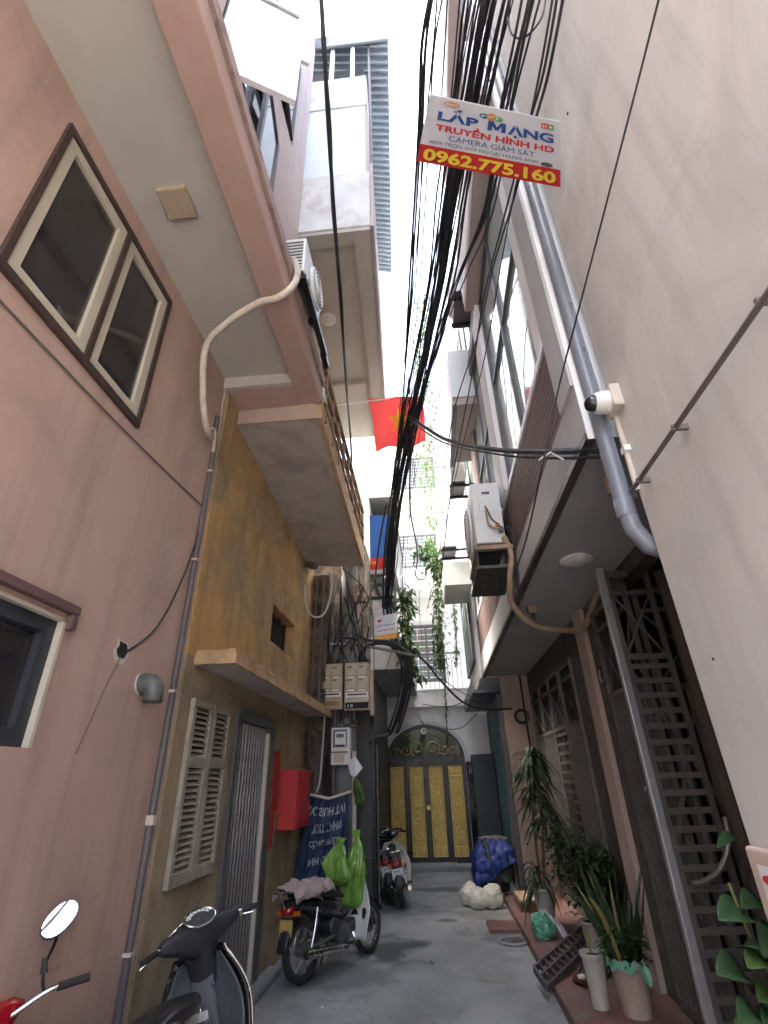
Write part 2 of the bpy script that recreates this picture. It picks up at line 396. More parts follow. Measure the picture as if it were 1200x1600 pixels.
    L.new(cur, b.inputs['Base Color'])
weather_ground()
mat('red_pave', (.155, .075, .062), .85, var=.25, vs=2.2, dirt=.75, ds=1.9, dcol=(.14, .125, .12), dthr=.46, bump=.25, bs=50)
mat('stain', (.075, .078, .08), .55, var=.2, vs=5, bump=.2)
mat('gold', (.60, .42, .11), .45, metal=.25, var=.12, vs=5, bump=.05, dirt=.2, ds=7, dcol=(.2, .12, .02))
mat('gold_scroll', (.78, .60, .22), .4, metal=.3, var=.08)
mat('door_frame_dark', (.028, .022, .022), .35, var=.1)
mat('black_marble', (.012, .014, .022), .12, var=.4, vs=8)
mat('teal', (.015, .10, .12), .35, var=.1)
mat('dark_panel', (.05, .062, .068), .5, var=.1, vs=3)
mat('green_dark_panel', (.05, .055, .048), .6, var=.15, vs=3, dirt=.4, ds=3)
mat('blue_plate', (.02, .03, .16), .4, var=0)
mat('paper_white', (.72, .72, .72), .7, var=.03, dirt=.2, ds=8, dcol=(.45, .42, .4))
mat('sign_white', (.74, .75, .78), .55, var=.03, vs=4, dirt=.25, ds=6, dcol=(.5, .48, .46), trans=.25)
mat('sign_red', (.62, .035, .035), .55, var=.06, trans=.2)
mat('ink_blue', (.03, .09, .30), .6, var=.05)
mat('ink_dark', (.04, .05, .09), .6, var=.05)
mat('ink_red', (.60, .04, .045), .6, var=.05)
mat('ink_yellow', (.85, .62, .06), .6, var=.05)
mat('ink_orange', (.75, .28, .06), .6, var=.05)
mat('ink_green', (.10, .45, .12), .6, var=.05)
mat('ink_black', (.02, .02, .02), .6, var=0)
mat('ink_pale', (.42, .43, .44), .8, var=.2, vs=12)
mat('ink_white', (.72, .72, .68), .6, var=.04)
mat('flag_red', (.80, .08, .07), .8, var=.05, trans=.6)
mat('flag_yellow', (.85, .60, .03), .8, var=.05, trans=.5)
mat('banner_blue', (.022, .035, .085), .8, var=.2, vs=6, dirt=.3, ds=6, dcol=(.02, .02, .03))
mat('tarp_blue', (.02, .045, .21), .55, var=.15, vs=6)
mat('flag_blue', (.03, .11, .36), .8, var=.12, trans=.25)
mat('bag_green', (.25, .46, .09), .22, var=.35, vs=7, trans=.4, bump=.5, bs=16, coat=.5)
mat('bag_teal', (.16, .44, .30), .3, var=.3, vs=12, trans=.25, bump=.3, bs=30)
mat('bag_white', (.80, .77, .66), .38, var=.06, vs=9, trans=.3, bump=.15, bs=22)
mat('bag_black', (.03, .035, .035), .35, var=.3, vs=8, bump=.4, bs=25)
mat('clear_bag', (.45, .43, .47), .3, var=.15, vs=9, bump=.4, bs=25, alpha=.75)
mat('cloth_mauve', (.34, .265, .25), .95, var=.15, vs=8, bump=.3, bs=120)
mat('red_box', (.42, .015, .02), .5, var=.1, dirt=.2, ds=5, dcol=(.12, .01, .01))
mat('red_paper', (.38, .02, .02), .75, var=.12, vs=6)
mat('tyre', (.020, .020, .020), .85, var=.2, vs=12, dirt=.4, ds=8, dcol=(.10, .095, .09))
mat('chrome', (.62, .62, .62), .22, metal=1., var=.15, vs=10)
mat('engine', (.16, .16, .16), .5, metal=.7, var=.3, vs=12, dirt=.5, ds=12)
mat('paint_black', (.016, .017, .02), .25, var=.15, vs=8, coat=.4, dirt=.2, ds=6, dcol=(.08, .08, .08))
mat('plastic_black', (.025, .026, .03), .5, var=.12, vs=8, dirt=.3, ds=5, dcol=(.07, .07, .07))
mat('plastic_grey', (.075, .085, .09), .6, var=.1, vs=6, dirt=.3, ds=5, dcol=(.13, .13, .13))
mat('seat_black', (.016, .015, .018), .32, var=0)
mat('paint_white', (.70, .69, .66), .35, var=.05, dirt=.3, ds=5, dcol=(.4, .37, .33))
mat('paint_cream', (.55, .55, .47), .3, var=.05, coat=.3, dirt=.2, ds=5, dcol=(.3, .29, .25))
mat('paint_red', (.34, .008, .015), .25, var=.08, coat=.5)
mat('lens_red', (.36, .01, .012), .2, var=.1, coat=.5)
mat('lens_orange', (.55, .13, .02), .2, var=.1, coat=.5)
mat('mirror', (.85, .87, .88), .02, metal=1., var=0)
mat('plate_white', (.70, .70, .68), .5, var=.04, dirt=.2, ds=9, dcol=(.4, .38, .35))
mat('plate_yellow', (.50, .36, .10), .55, var=.12, vs=12, dirt=.5, ds=9, dcol=(.25, .18, .08))
mat('pot_white', (.40, .38, .335), .6, var=.1, vs=4, dirt=.5, ds=5, dcol=(.26, .22, .17), streak=.4)
mat('pot_pink', (.38, .295, .245), .65, var=.1, vs=4, dirt=.4, ds=4, dcol=(.27, .2, .15), streak=.3)
mat('soil', (.05, .035, .025), .95, var=.3, vs=20, bump=.6, bs=60)
mat('leaf_dark', (.018, .040, .016), .6, var=.35, vs=9, trans=.2)
mat('leaf_mid', (.05, .115, .03), .4, var=.3, vs=9, trans=.3)
mat('leaf_light', (.085, .15, .04), .45, var=.25, vs=9, trans=.35)
mat('leaf_big', (.045, .10, .04), .5, var=.25, vs=14, trans=.3)
mat('leaf_snake', (.024, .04, .016), .45, var=.4, vs=20, trans=.1)
mat('leaf_yellow', (.20, .17, .045), .5, var=.3, vs=14, trans=.2)
mat('bark', (.10, .075, .05), .9, var=.2, vs=12, bump=.3, bs=60)
mat('stem_green', (.12, .14, .05), .6, var=.2, vs=9)
mat('grate', (.065, .05, .052), .6, var=.2, vs=8)
mat('lamp_white', (.66, .65, .61), .5, var=.05, dirt=.3, ds=9, dcol=(.4, .36, .3))
mat('wood_brown', (.13, .085, .05), .8, var=.2, vs=6, bump=.2)
mat('bowl_brown', (.13, .045, .025), .35, var=.15)
mat('corrugated', (.11, .145, .18), .5, metal=.3, var=.12, vs=3, dirt=.3, ds=2, dcol=(.12, .12, .12))
mat('roof_dark', (.13, .15, .18), .5, metal=.3, var=.1)
mat('ac_white', (.70, .72, .71), .45, var=.04, vs=3, dirt=.25, ds=4, dcol=(.42, .40, .36))
mat('ac_dark', (.10, .10, .105), .6, var=.15, vs=5)
mat('lcd', (.10, .12, .09), .3, var=0)
mat('limestone_trim', (.60, .63, .66), .8, var=.05)
mat('post_steel_sheen', (.46, .47, .49), .4, metal=.5, var=.12, vs=5, dirt=.4, ds=5, dcol=(.25, .2, .16))  # paler copy of the gate steel, the post's sheen put into the colour
glass('glass_fan', (.10, .14, .11), .35)  # dark green tint holds the reflection on the fanlight glass
glass('glass_dark', (.52, .51, .52), .93)
glass('glass_green', (.56, .66, .61), .12)
glass('glass_pale', (.38, .44, .44), .5)
glass('dome_glass', (.02, .02, .025), .2)
def lettering(parent, body, origin, xdir, ydir, width, height, mt, bold=.0, name='lettering'):
    """flat letters filling width x height from the lower left corner origin"""
    cu = bpy.data.curves.new('letters', 'FONT'); cu.body = body; cu.offset = bold; cu.resolution_u = 3
    to = bpy.data.objects.new('letters', cu); COL.objects.link(to)
    dg = bpy.context.evaluated_depsgraph_get(); dg.update()
    me = bpy.data.meshes.new_from_object(to.evaluated_get(dg))
    bmt = bmesh.new(); bmt.from_mesh(me); bmesh.ops.triangulate(bmt, faces=bmt.faces[:]); bmt.to_mesh(me); bmt.free()
    vs = [v.co.copy() for v in me.vertices]; fs = [tuple(p.vertices) for p in me.polygons]
    bpy.data.objects.remove(to); bpy.data.curves.remove(cu); bpy.data.meshes.remove(me)
    if not vs: return None
    x0, x1 = min(v.x for v in vs), max(v.x for v in vs); y0, y1 = min(v.y for v in vs), max(v.y for v in vs)
    origin, xdir, ydir = Vector(origin), Vector(xdir), Vector(ydir)
    m = MB(); m.v = [origin + xdir * ((v.x - x0) / (x1 - x0) * width) + ydir * ((v.y - y0) / (y1 - y0) * height) for v in vs]; m.f = fs
    return m.build(name, mt, parent)

LW = lambda X: (lambda u, v, w: (X - w, u, v))      # wall on the left of the lane, facing +x
RW = lambda X: (lambda u, v, w: (X + w, u, v))      # wall on the right, facing -x
FW = lambda Y: (lambda u, v, w: (u, Y + w, v))      # wall across the lane, facing the camera

def window(parent, fn, u0, u1, v0, v1, fw, fmat, pmat, cols=2, rows=1, w0=.03, w1=.08, mull=None, bars=0, name='window'):
    mull = mull or fw * .7
    m = MB()
    m.fbox(fn, u0, u1, v0, v0 + fw, w0, w1); m.fbox(fn, u0, u1, v1 - fw, v1, w0, w1)
    m.fbox(fn, u0, u0 + fw, v0 + fw, v1 - fw, w0, w1); m.fbox(fn, u1 - fw, u1, v0 + fw, v1 - fw, w0, w1)
    pu, pv = (u1 - u0 - 2 * fw) / cols, (v1 - v0 - 2 * fw) / rows
    for i in range(1, cols): a = u0 + fw + pu * i; m.fbox(fn, a - mull / 2, a + mull / 2, v0 + fw, v1 - fw, w0, w1)
    for i in range(1, rows): a = v0 + fw + pv * i; m.fbox(fn, u0 + fw, u1 - fw, a - mull / 2, a + mull / 2, w0 + .003, w1 - .003)
    win = m.build(name, fmat, parent)
    for i in range(cols):
        for j in range(rows):
            a, c = u0 + fw + pu * i, v0 + fw + pv * j
            MB().fbox(fn, a, a + pu, c, c + pv, (w0 + w1) / 2 - .003, (w0 + w1) / 2 + .003).build('pane', pmat, win)
    if bars:
        first = None
        for i in range(bars):
            a = u0 + fw + (u1 - u0 - 2 * fw) * (i + .5) / bars
            if first is None: first = (MB().fbox(fn, a - .006, a + .006, v0 + fw, v1 - fw, w1 + .05, w1 + .062).build('grille_bar', 'steel_bar', win), a)
            else:
                p, q = Vector(fn(a, 0, 0)), Vector(fn(first[1], 0, 0)); inst(first[0], win, p - q)
    return win

# ================================================================ ground
def ground_z(x, y):
    return 0.006 * noise.noise(Vector((x * 1.3, y * 1.3, 0))) if -3 < x < 3 and -2 < y < 14 else 0
m = MB()
xs = [-60, -20, -8, -3] + [-3 + .25 * i for i in range(1, 24)] + [3, 8, 20, 60]
ys = [-60, -20, -6] + [-2 + .25 * i for i in range(64)] + [16, 25, 60]
for j, y in enumerate(ys):
    for i, x in enumerate(xs): m.v.append(Vector((x, y, ground_z(x, y) - .006)))
for j in range(len(ys) - 1):
    for i in range(len(xs) - 1):
        a = j * len(xs) + i; m.f.append((a, a + 1, a + len(xs) + 1, a + len(xs)))
struct(m.build('ground', 'concrete', smooth=True))
def patch(name, c, rx, ry, mt, seed, z):
    mm = MB(); n = 40; mm.v.append(Vector((c[0], c[1], z)))
    for k in range(n):
        t = 2 * math.pi * k / n; k_ = 1 + .55 * noise.noise(Vector((math.cos(t) * 1.6 + seed, math.sin(t) * 1.6, seed)))
        mm.v.append(Vector((c[0] + rx * k_ * math.cos(t), c[1] + ry * k_ * math.sin(t), z)))
    for k in range(n): mm.f.append((0, 1 + k, 1 + (k + 1) % n))
    return struct(mm.build(name, mt))
MB().box(.81, 1.62, 2.06, 9.0, -.02, .075).build('pavement', 'red_pave', bevel=.012)['kind'] = 'structure'
MB().box(.46, .81, 7.3, 7.75, -.02, .03).build('pavement', 'red_pave', bevel=.01)['kind'] = 'structure'
MB().box(-1.15, .28, 11.55, 12.06, -.02, .085).build('pavement', 'concrete', bevel=.02)['kind'] = 'structure'
MB().box(.30, .95, 11.62, 12.06, -.02, .07).build('pavement', 'concrete', bevel=.02)['kind'] = 'structure'
mh = thing('drain_cover', 'round grey drain cover set in the concrete beside the red paving', 'drain cover', (.68, 6.95, .004))
MB().lathe((.68, 6.95, 0), [(.13, 0), (.13, .012), (.115, .014), (.10, .010), (.02, .010)], 24).build('lid', 'stain', mh)
MB().torus((.68, 6.95, .008), .15, .012, 'z', 28, 6).build('rim', 'concrete', mh, smooth=True)

# ================================================================ pink house (left, near)
PX = -1.75
pk = thing('pink_house', 'pink rendered house with overhanging upper floor at the near left', 'house', (PX, 1.5, 0))
big = (1.19, 2.34, 3.54, 4.71); low = (.9, 2.19, 1.71, 2.27)
m = MB().wall(LW(PX), -2.4, 3.43, -.02, 4.92, [big, low], .22); m.build('wall', 'pink', pk)
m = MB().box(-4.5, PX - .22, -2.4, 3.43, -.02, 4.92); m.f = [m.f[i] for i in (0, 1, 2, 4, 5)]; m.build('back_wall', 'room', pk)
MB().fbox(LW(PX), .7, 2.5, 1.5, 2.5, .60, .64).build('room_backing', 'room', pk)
# upper window: brown outer frame, two cream sashes
f = LW(PX)
m = MB()
for a in ((1.19, 2.34, 3.54, 3.585), (1.19, 2.34, 4.665, 4.71), (1.19, 1.225, 3.585, 4.665), (2.305, 2.34, 3.585, 4.665), (1.775, 1.81, 3.585, 4.665)):
    m.fbox(f, *a, -.025, .08)
w = m.build('window', 'brown_frame', pk)
for a, b in ((1.228, 1.772), (1.813, 2.302)):
    m = MB(); c, d, k = 3.588, 4.662, .062
    m.fbox(f, a, b, c, c + k, -.012, .05); m.fbox(f, a, b, d - k, d, -.012, .05); m.fbox(f, a, a + k, c + k, d - k, -.012, .05); m.fbox(f, b - k, b, c + k, d - k, -.012, .05)
    m.build('sash', 'cream_frame', w)
    MB().fbox(f, a + k, b - k, c + k, d - k, .012, .016).build('pane', 'glass_dark', w)
    n = 7
    for i in range(n):
        u = a + k + (b - a - 2 * k) * (i + .5) / n
        MB().fbox(f, u - .006, u + .006, c + k, d - k, .022, .030).build('grille_bar', 'white_frame', w)
    for v in (3.9, 4.1, 4.3): MB().fbox(f, a + k, b - k, v, v + .012, .031, .039).build('grille_bar', 'white_frame', w)
for a, b in ((1.25, 1.55), (2.05, 2.28)):
    MB().grid(lambda s_, t_: f(a + (b - a) * s_, 3.6 + 1.05 * t_, .20 + .025 * math.sin(s_ * 22)), 40, 1).build('pale_backing', 'soffit_pink', pk, smooth=True)  # made-up folds added behind the glass to lighten the near-black panes
# lower window and its moulding
window(pk, f, low[0], low[1], low[2], low[3], .075, 'blue_frame', 'glass_dark', 2, 1, .02, .10, .06)
m = MB(); m.fbox(f, low[0], low[1] + .012, low[3] - .012, low[3] + .004, -.012, .02); m.fbox(f, low[1] - .004, low[1] + .016, low[2], low[3], -.012, .02); m.build('window_edge', 'cream_frame', pk)
m = MB(); m.fbox(f, .6, 2.25, 2.30, 2.345, -.04, 0); m.fbox(f, 2.205, 2.25, 2.225, 2.30, -.037, 0); m.build('moulding', 'pink_trim', pk, bevel=.008)
# soffit of the overhang: sunk grey field, pink beams round it
MB().box(PX, -1.10, -2.4, 3.40, 4.92, 5.02).build('soffit', 'soffit_grey', pk)
MB().box(PX + .001, -1.10, 3.36, 3.40, 4.80, 4.92).build('soffit_end', 'soffit_grey', pk)
m = MB().box(-1.10, -.885, -2.4, 3.68, 4.80, 5.0); m.build('beam', 'pink_beam', pk, bevel=.012)
MB().box(PX, -1.102, 3.402, 3.68, 4.80, 4.998).build('beam', 'pink_beam', pk, bevel=.006)
chipped(MB().box(-1.30, -.862, -2.4, 3.69, 5.012, 5.12).build('ledge', 'ledge', pk), .02, 5)
m = MB().box(-1.54, -1.35, 1.66, 1.85, 4.885, 4.925); m.build('ceiling_patch', 'meter_tan', pk, bevel=.006)
# upper facade with open casements
UX = -1.2
up1 = (1.35, 2.62, 5.75, 7.35); up2 = (2.02, 2.95, 8.05, 9.9)
up3 = (.3, 1.2, 5.75, 7.35)
MB().wall(LW(UX), -2.4, 3.43, 5.1, 14.2, [up1, up2, up3], .2).build('upper_wall', 'pink_upper', pk)
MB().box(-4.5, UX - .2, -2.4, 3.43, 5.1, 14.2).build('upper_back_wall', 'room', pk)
fu = LW(UX)
for u0, u1, v0, v1 in (up1, up2, up3):
    window(pk, fu, u0, u1, v0, v1, .06, 'brown_frame', 'glass_pale', 2, 1, .02, .09)
    sash = None
    for hx, sgn, ang in ((u0 + .04, 1, 62), (u1 - .04, -1, 8)):
        # casement hinged on the jamb, swung out over the lane
        wd = (u1 - u0) / 2 - .06; d = Vector((math.sin(R(ang)), sgn * math.cos(R(ang)), 0)); p = Vector((UX, hx, 0))
        def q(a, v, t=0): n_ = Vector((d.y, -d.x, 0)); return p + d * a + n_ * t + Vector((0, 0, v))
        m = MB(); k = .055
        fnq = lambda a, v, t: q(a, v, t)
        for b in ((0, wd, v0 + .06, v0 + .06 + k), (0, wd, v1 - .06 - k, v1 - .06), (0, k, v0 + .06 + k, v1 - .06 - k), (wd - k, wd, v0 + .06 + k, v1 - .06 - k)):
            m.fbox(fnq, *b, -.018, .018)
        sash = m.build('open_sash', 'white_frame' if sgn > 0 else 'brown_frame', pk)
        MB().fbox(fnq, k, wd - k, v0 + .06 + k, v1 - .06 - k, -.003, .003).build('pane', 'glass_pale', sash)
# wall edge trim and clips at the far corner
MB().box(PX + .001, PX + .012, 3.385, 3.43, 0, 4.8).build('corner_bead', 'pink_upper', pk)
# cable duct / downpipe along the corner
t = thing('wall_conduit', 'thin grey conduit running up the far corner of the pink wall', 'pipe', (PX + .02, 3.34, 0))
MB().ring([(PX + .02, 3.34, 0.0), (PX + .02, 3.34, 4.1), (PX + .02, 3.31, 4.25), (PX + .02, 3.31, 4.42)], .022, 10).build('pipe', 'pipe_grey', t, smooth=True)
for z in (.75, 1.35, 2.1, 3.05, 3.85): MB().box(PX, PX + .046, 3.315, 3.365, z, z + (.018 if z != 1.35 else .05)).build('clip', 'plastic_dirty', t)
# elbow vent
t = thing('vent_elbow', 'grey plastic pipe elbow poking out of the pink wall', 'pipe', (PX, 3.0, 2.05))
m = MB().ring([(PX - .02, 2.97, 2.10), (PX + .035, 2.97, 2.10), (PX + .065, 2.97, 2.093), (PX + .088, 2.97, 2.07), (PX + .095, 2.97, 2.03), (PX + .095, 2.97, 1.99)], [.058, .058, .06, .06, .053, .053], 18, cap=False)
m.build('elbow', 'pvc_elbow', t, smooth=True, solid=.006)
MB().torus((PX + .003, 2.97, 2.10), .06, .006, 'x', 20, 6).build('collar', 'plastic_dirty', t, smooth=True)
# cable hole with a wire
t = thing('cable_hole', 'ragged hole in the pink wall where a thin wire enters', 'hole', (PX, 2.71, 2.24))
m = MB(); n = 14
pts = [(2.71 + .05 * (1 + .5 * noise.noise(Vector((k * .9, 2, 0)))) * math.cos(2 * math.pi * k / n), 2.24 + .045 * (1 + .6 * noise.noise(Vector((k * .9, 7, 0)))) * math.sin(2 * math.pi * k / n)) for k in range(n)]
m.prism(pts, LW(PX), -.005, 0); m.build('cavity', 'dark', t)
m = MB(); m.prism([(u + (u - 2.71) * .45, v - .012 + (v - 2.24) * .5) for u, v in pts], LW(PX), -.002, 0); m.build('chipped_plaster', 'plastic_dirty', t)

# ================================================================ ochre house (left, middle)
YX = -1.72
yh = thing('ochre_house', 'old stained ochre house with balcony, canopy and grey louvred shutters', 'house', (YX, 5.2, 0))
vent = (5.27, 6.27, 2.92, 3.34); shut = (3.60, 4.32, .99, 2.10); door = (4.58, 5.45, .04, 2.08)
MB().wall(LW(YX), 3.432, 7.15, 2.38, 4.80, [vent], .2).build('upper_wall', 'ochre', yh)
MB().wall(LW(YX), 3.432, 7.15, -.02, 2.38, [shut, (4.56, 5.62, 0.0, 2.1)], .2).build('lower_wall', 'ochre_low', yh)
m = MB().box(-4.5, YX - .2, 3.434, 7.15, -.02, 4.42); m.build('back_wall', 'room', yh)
m = MB(); m.fbox(LW(YX), 5.27, 6.27, 2.92, 3.34, .15, .17); m.build('vent_backing', 'dark', yh)
for i in range(4): MB().fbox(LW(YX), 5.38 + .25 * i, 5.40 + .25 * i, 2.92, 3.34, .10, .12).build('vent_bar', 'dark', yh)
m = MB().box(-4.5, -1.44, 7.15, 7.3, 2.2, 4.40); 
# canopy over door and shutters
m = MB(); m.hexa([(YX, 3.56, 2.33), (-1.43, 3.60, 2.33), (-1.43, 7.3, 2.33), (YX, 7.34, 2.33), (YX, 3.56, 2.375), (-1.43, 3.60, 2.375), (-1.43, 7.3, 2.375), (YX, 7.34, 2.375)])
m.build('canopy', 'soffit_dirty', yh, bevel=.004)
m = MB(); m.box(-1.432, -1.405, 3.58, 7.32, 2.325, 2.395); m.box(YX, -1.405, 3.555, 3.58, 2.325, 2.395); chipped(m.build('canopy_edge', 'ochre_edge', yh), .03, 5)
m = MB(); m.box(YX, -1.42, 3.57, 7.32, 2.376, 2.43); chipped(m.build('canopy_top', 'ochre_edge', yh), .025, 5)
# shutters: two leaves of slats
f = LW(YX)
for a, b in ((3.60, 3.955), (3.965, 4.32)):
    m = MB(); k = .05
    for r in ((a, b, .99, 1.05), (a, b, 2.05, 2.10), (a, b, 1.66, 1.72), (a, a + k, 1.05, 1.66), (b - k, b, 1.05, 1.66), (a, a + k, 1.72, 2.05), (b - k, b, 1.72, 2.05)): m.fbox(f, *r, -.035, .0)
    sh = m.build('shutter', 'shutter_paint', yh, bevel=.004)
    first = None
    for z0, z1 in ((1.05, 1.66), (1.72, 2.05)):
        n = int((z1 - z0) / .036)
        for i in range(n):
            z = z0 + (z1 - z0) * (i + .5) / n
            if first is None:
                p = [f(a + k, z - .017, -.027), f(b - k, z - .017, -.027), f(b - k, z + .008, -.003), f(a + k, z + .008, -.003)]
                p2 = [f(a + k, z - .010, -.027), f(b - k, z - .010, -.027), f(b - k, z + .015, -.003), f(a + k, z + .015, -.003)]
                first = (MB().hexa(p + p2).build('slat', 'shutter_paint', sh), z)
            else: inst(first[0], sh, (0, 0, z - first[1]))
MB().fbox(f, 3.6, 4.32, .99, 2.10, .02, .05).build('shutter_backing', 'dark', yh)
# ribbed steel door
m = MB()
for r in ((4.50, 4.58, 0, 2.1), (5.45, 5.62, 0, 2.1), (4.58, 5.45, 2.05, 2.15)): m.fbox(f, *r, -.03, .05)
dr = m.build('door', 'slat_door', yh)
n = 11; first = None
for i in range(n):
    u = 4.58 + (.87) * (i + .5) / n
    if first is None: first = (MB().hexa([f(u - .030, .03, .04), f(u + .030, .03, .04), f(u + .014, .03, .0), f(u - .014, .03, .0), f(u - .030, 2.04, .04), f(u + .030, 2.04, .04), f(u + .014, 2.04, .0), f(u - .014, 2.04, .0)]).build('slat', 'slat_door', dr, bevel=.004), u)
    else: inst(first[0], dr, (0, u - first[1], 0))
MB().fbox(f, 4.58, 5.45, .03, 2.04, .041, .06).build('door_sheet', 'plastic_black', dr)
m = MB().fbox(f, 5.39, 5.43, .02, 2.0, -.035, .0); m.build('door_edge', 'cream_frame', dr)
MB().box(-1.72, -1.58, 4.4, 6.0, -.02, .05).build('doorstep', 'concrete', yh, bevel=.03)
# balcony slab, fascia and railing
m = MB().hexa([(YX, 3.70, 4.64), (-.93, 3.70, 4.64), (-.95, 6.95, 4.41), (YX, 6.80, 4.41), (YX, 3.70, 4.74), (-.93, 3.70, 4.74), (-.95, 6.95, 4.51), (YX, 6.80, 4.51)])
m.build('balcony_slab', 'soffit_dirty', yh)
m = MB().hexa([(-.93, 3.695, 4.635), (-.885, 3.695, 4.635), (-.905, 6.97, 4.405), (-.95, 6.97, 4.405), (-.93, 3.695, 4.90), (-.885, 3.695, 4.90), (-.905, 6.97, 4.70), (-.95, 6.97, 4.70)])
chipped(m.build('balcony_fascia', 'ochre_edge', yh), .03, 5)
m = MB().box(PX + .01, -.93, 3.69, 3.698, 4.632, 4.80); m.build('slab_front', 'peach', yh)
m = MB().box(-.95, -.87, 3.68, 3.80, 4.88, 5.0); chipped(m.build('broken_corner', 'white_old', yh), .05, 4)
first = None
for i in range(9):
    y = 3.84 + i * .385
    if first is None: first = (MB().box(-.905, -.872, y, y + .035, 4.70, 5.34).build('rail_post', 'rail_brown', yh), y)
    else: inst(first[0], yh, (-.0045 * i, y - first[1], 0))
for z, h in ((4.86, .03), (5.08, .03), (5.32, .05)):
    MB().hexa([(-.91, 3.75, z), (-.866, 3.75, z), (-.90, 6.95, z), (-.944, 6.95, z), (-.91, 3.75, z + h), (-.866, 3.75, z + h), (-.90, 6.95, z + h), (-.944, 6.95, z + h)]).build('rail', 'rail_brown', yh)
m = MB(); m.bar((-1.15, 3.8, 4.92), (-.9, 3.82, 5.38), .02, .02); m.bar((-1.1, 3.8, 5.38), (-.9, 3.82, 4.95), .02, .02); m.bar((-1.25, 3.8, 5.2), (-.88, 3.8, 5.22), .03, .03); m.bar((-1.25, 3.8, 5.38), (-.88, 3.8, 5.40), .03, .03); m.build('end_rail', 'rail_brown', yh)
MB().box(-1.73, -1.66, 3.72, 6.7, 4.75, 7.18).build('balcony_wall', 'ochre', yh)
MB().box(-4.5, -1.935, 3.434, 7.3, 4.42, 7.18).build('rear_wall', 'room', yh)
# top storey: overhanging slab, white parapet, boarded front, tin eave
TOP = 7.2
m = MB().hexa([(-1.74, 3.45, TOP), (-.345, 3.45, TOP), (-.55, 7.45, TOP), (-1.74, 7.4, TOP), (-1.74, 3.45, TOP + .12), (-.345, 3.45, TOP + .12), (-.55, 7.45, TOP + .12), (-1.74, 7.4, TOP + .12)]); m.build('top_slab', 'soffit_grey', yh)
m = MB()
for a, b, c, d in ((-1.22, -1.10, 3.45, 7.40), ):
    pass
m.hexa([(-1.74, 3.455, 7.14), (-.56, 3.455, 7.14), (-.56, 3.62, 7.14), (-1.74, 3.62, 7.14), (-1.74, 3.455, TOP), (-.56, 3.455, TOP), (-.56, 3.62, TOP), (-1.74, 3.62, TOP)])
m.hexa([(-.56, 3.455, 7.14), (-.36, 3.455, 7.14), (-.56, 7.44, 7.14), (-.74, 7.44, 7.14), (-.56, 3.455, TOP - .001), (-.36, 3.455, TOP - .001), (-.56, 7.44, TOP - .001), (-.74, 7.44, TOP - .001)])
m.hexa([(-1.74, 5.95, 7.142), (-.72, 5.95, 7.142), (-.74, 6.15, 7.142), (-1.74, 6.15, 7.142), (-1.74, 5.95, TOP), (-.72, 5.95, TOP), (-.74, 6.15, TOP), (-1.74, 6.15, TOP)])
m.build('top_beam', 'soffit_grey', yh)
MB().box(-1.6, -.35, 3.44, 3.52, TOP + .01, 8.34).build('parapet', 'white_old', yh, bevel=.01)
MB().box(-1.6, -.40, 3.46, 3.50, 8.342, 10.08).build('white_board', 'white_panel', yh)
MB().box(-1.6, -.38, 3.44, 3.56, 10.082, 10.98).build('top_band', 'white_old', yh, bevel=.01)
m = MB().hexa([(-.40, 3.50, TOP + .12), (-.352, 3.50, TOP + .12), (-.56, 7.45, TOP + .12), (-.61, 7.45, TOP + .12), (-.42, 3.5, 10.98), (-.37, 3.5, 10.98), (-.56, 7.45, 10.98), (-.61, 7.45, 10.98)]); m.build('side_parapet', 'soffit_pink', yh)
MB().hexa([(-.345, 3.44, 7.18), (-.31, 3.44, 7.18), (-.52, 7.46, 7.18), (-.555, 7.46, 7.18), (-.345, 3.44, 8.5), (-.31, 3.44, 8.5), (-.52, 7.46, 8.5), (-.555, 7.46, 8.5)]).build('side_rail_panel', 'soffit_pink', yh)
def eave(u, v):
    y = 3.42 + 4.2 * v; x0, x1 = -1.6, .0 - .29 * v
    return (x0 + (x1 - x0) * u, y, 12.1 + .5 * (1 - u) + .035 * math.sin(v * 40 * 2 * math.pi))
MB().grid(eave, 4, 320).build('tin_roof', 'corrugated', yh, smooth=True, solid=.01)
MB().box(-1.6, .0, 3.40, 3.43, 12.05, 12.45).build('roof_edge', 'roof_dark', yh)
for x in (-.62, -.95): MB().box(x, x + .06, 3.46, 3.52, 10.98, 12.1).build('roof_post', 'white_frame', yh)
MB().ring([(-.33, 3.5, 8.4), (-.33, 3.5, 13.0)], .02, 8).build('roof_pipe', 'pipe_grey', yh)
MB().box(-1.58, -.45, 3.75, 3.8, 10.98, 12.1).build('attic_wall', 'roof_dark', yh)
# decayed return wall at the end of the ochre house
rw = thing('crumbling_wall', 'crumbling brown strip of wall between the ochre house and the pole', 'wall', (-1.6, 7.4, 0))
m = MB()
def rot(u, v): return (-1.74 + .26 * u, 7.12 + .05 * noise.noise(Vector((u * 4, v * 14, 0))), 4.38 * v)
m.grid(rot, 8, 60)
def rot2(u, v): return (-1.48 + .03 * noise.noise(Vector((u * 4, v * 14, 5))), 7.12 + .5 * u, 4.38 * v)
m.grid(rot2, 4, 60); m.build('plaster', 'rot_wall', rw, smooth=True)
MB().box(-4, -1.75, 7.16, 8.0, 0, 4.38).build('core', 'rot_wall', rw)
for x, r_ in ((-1.56, .018), (-1.66, .014)): MB().ring([(x, 7.05, 0), (x, 7.05, 2.3), (x + .02, 7.05, 4.3)], r_, 8).build('conduit', 'pipe_grey', rw, smooth=True)
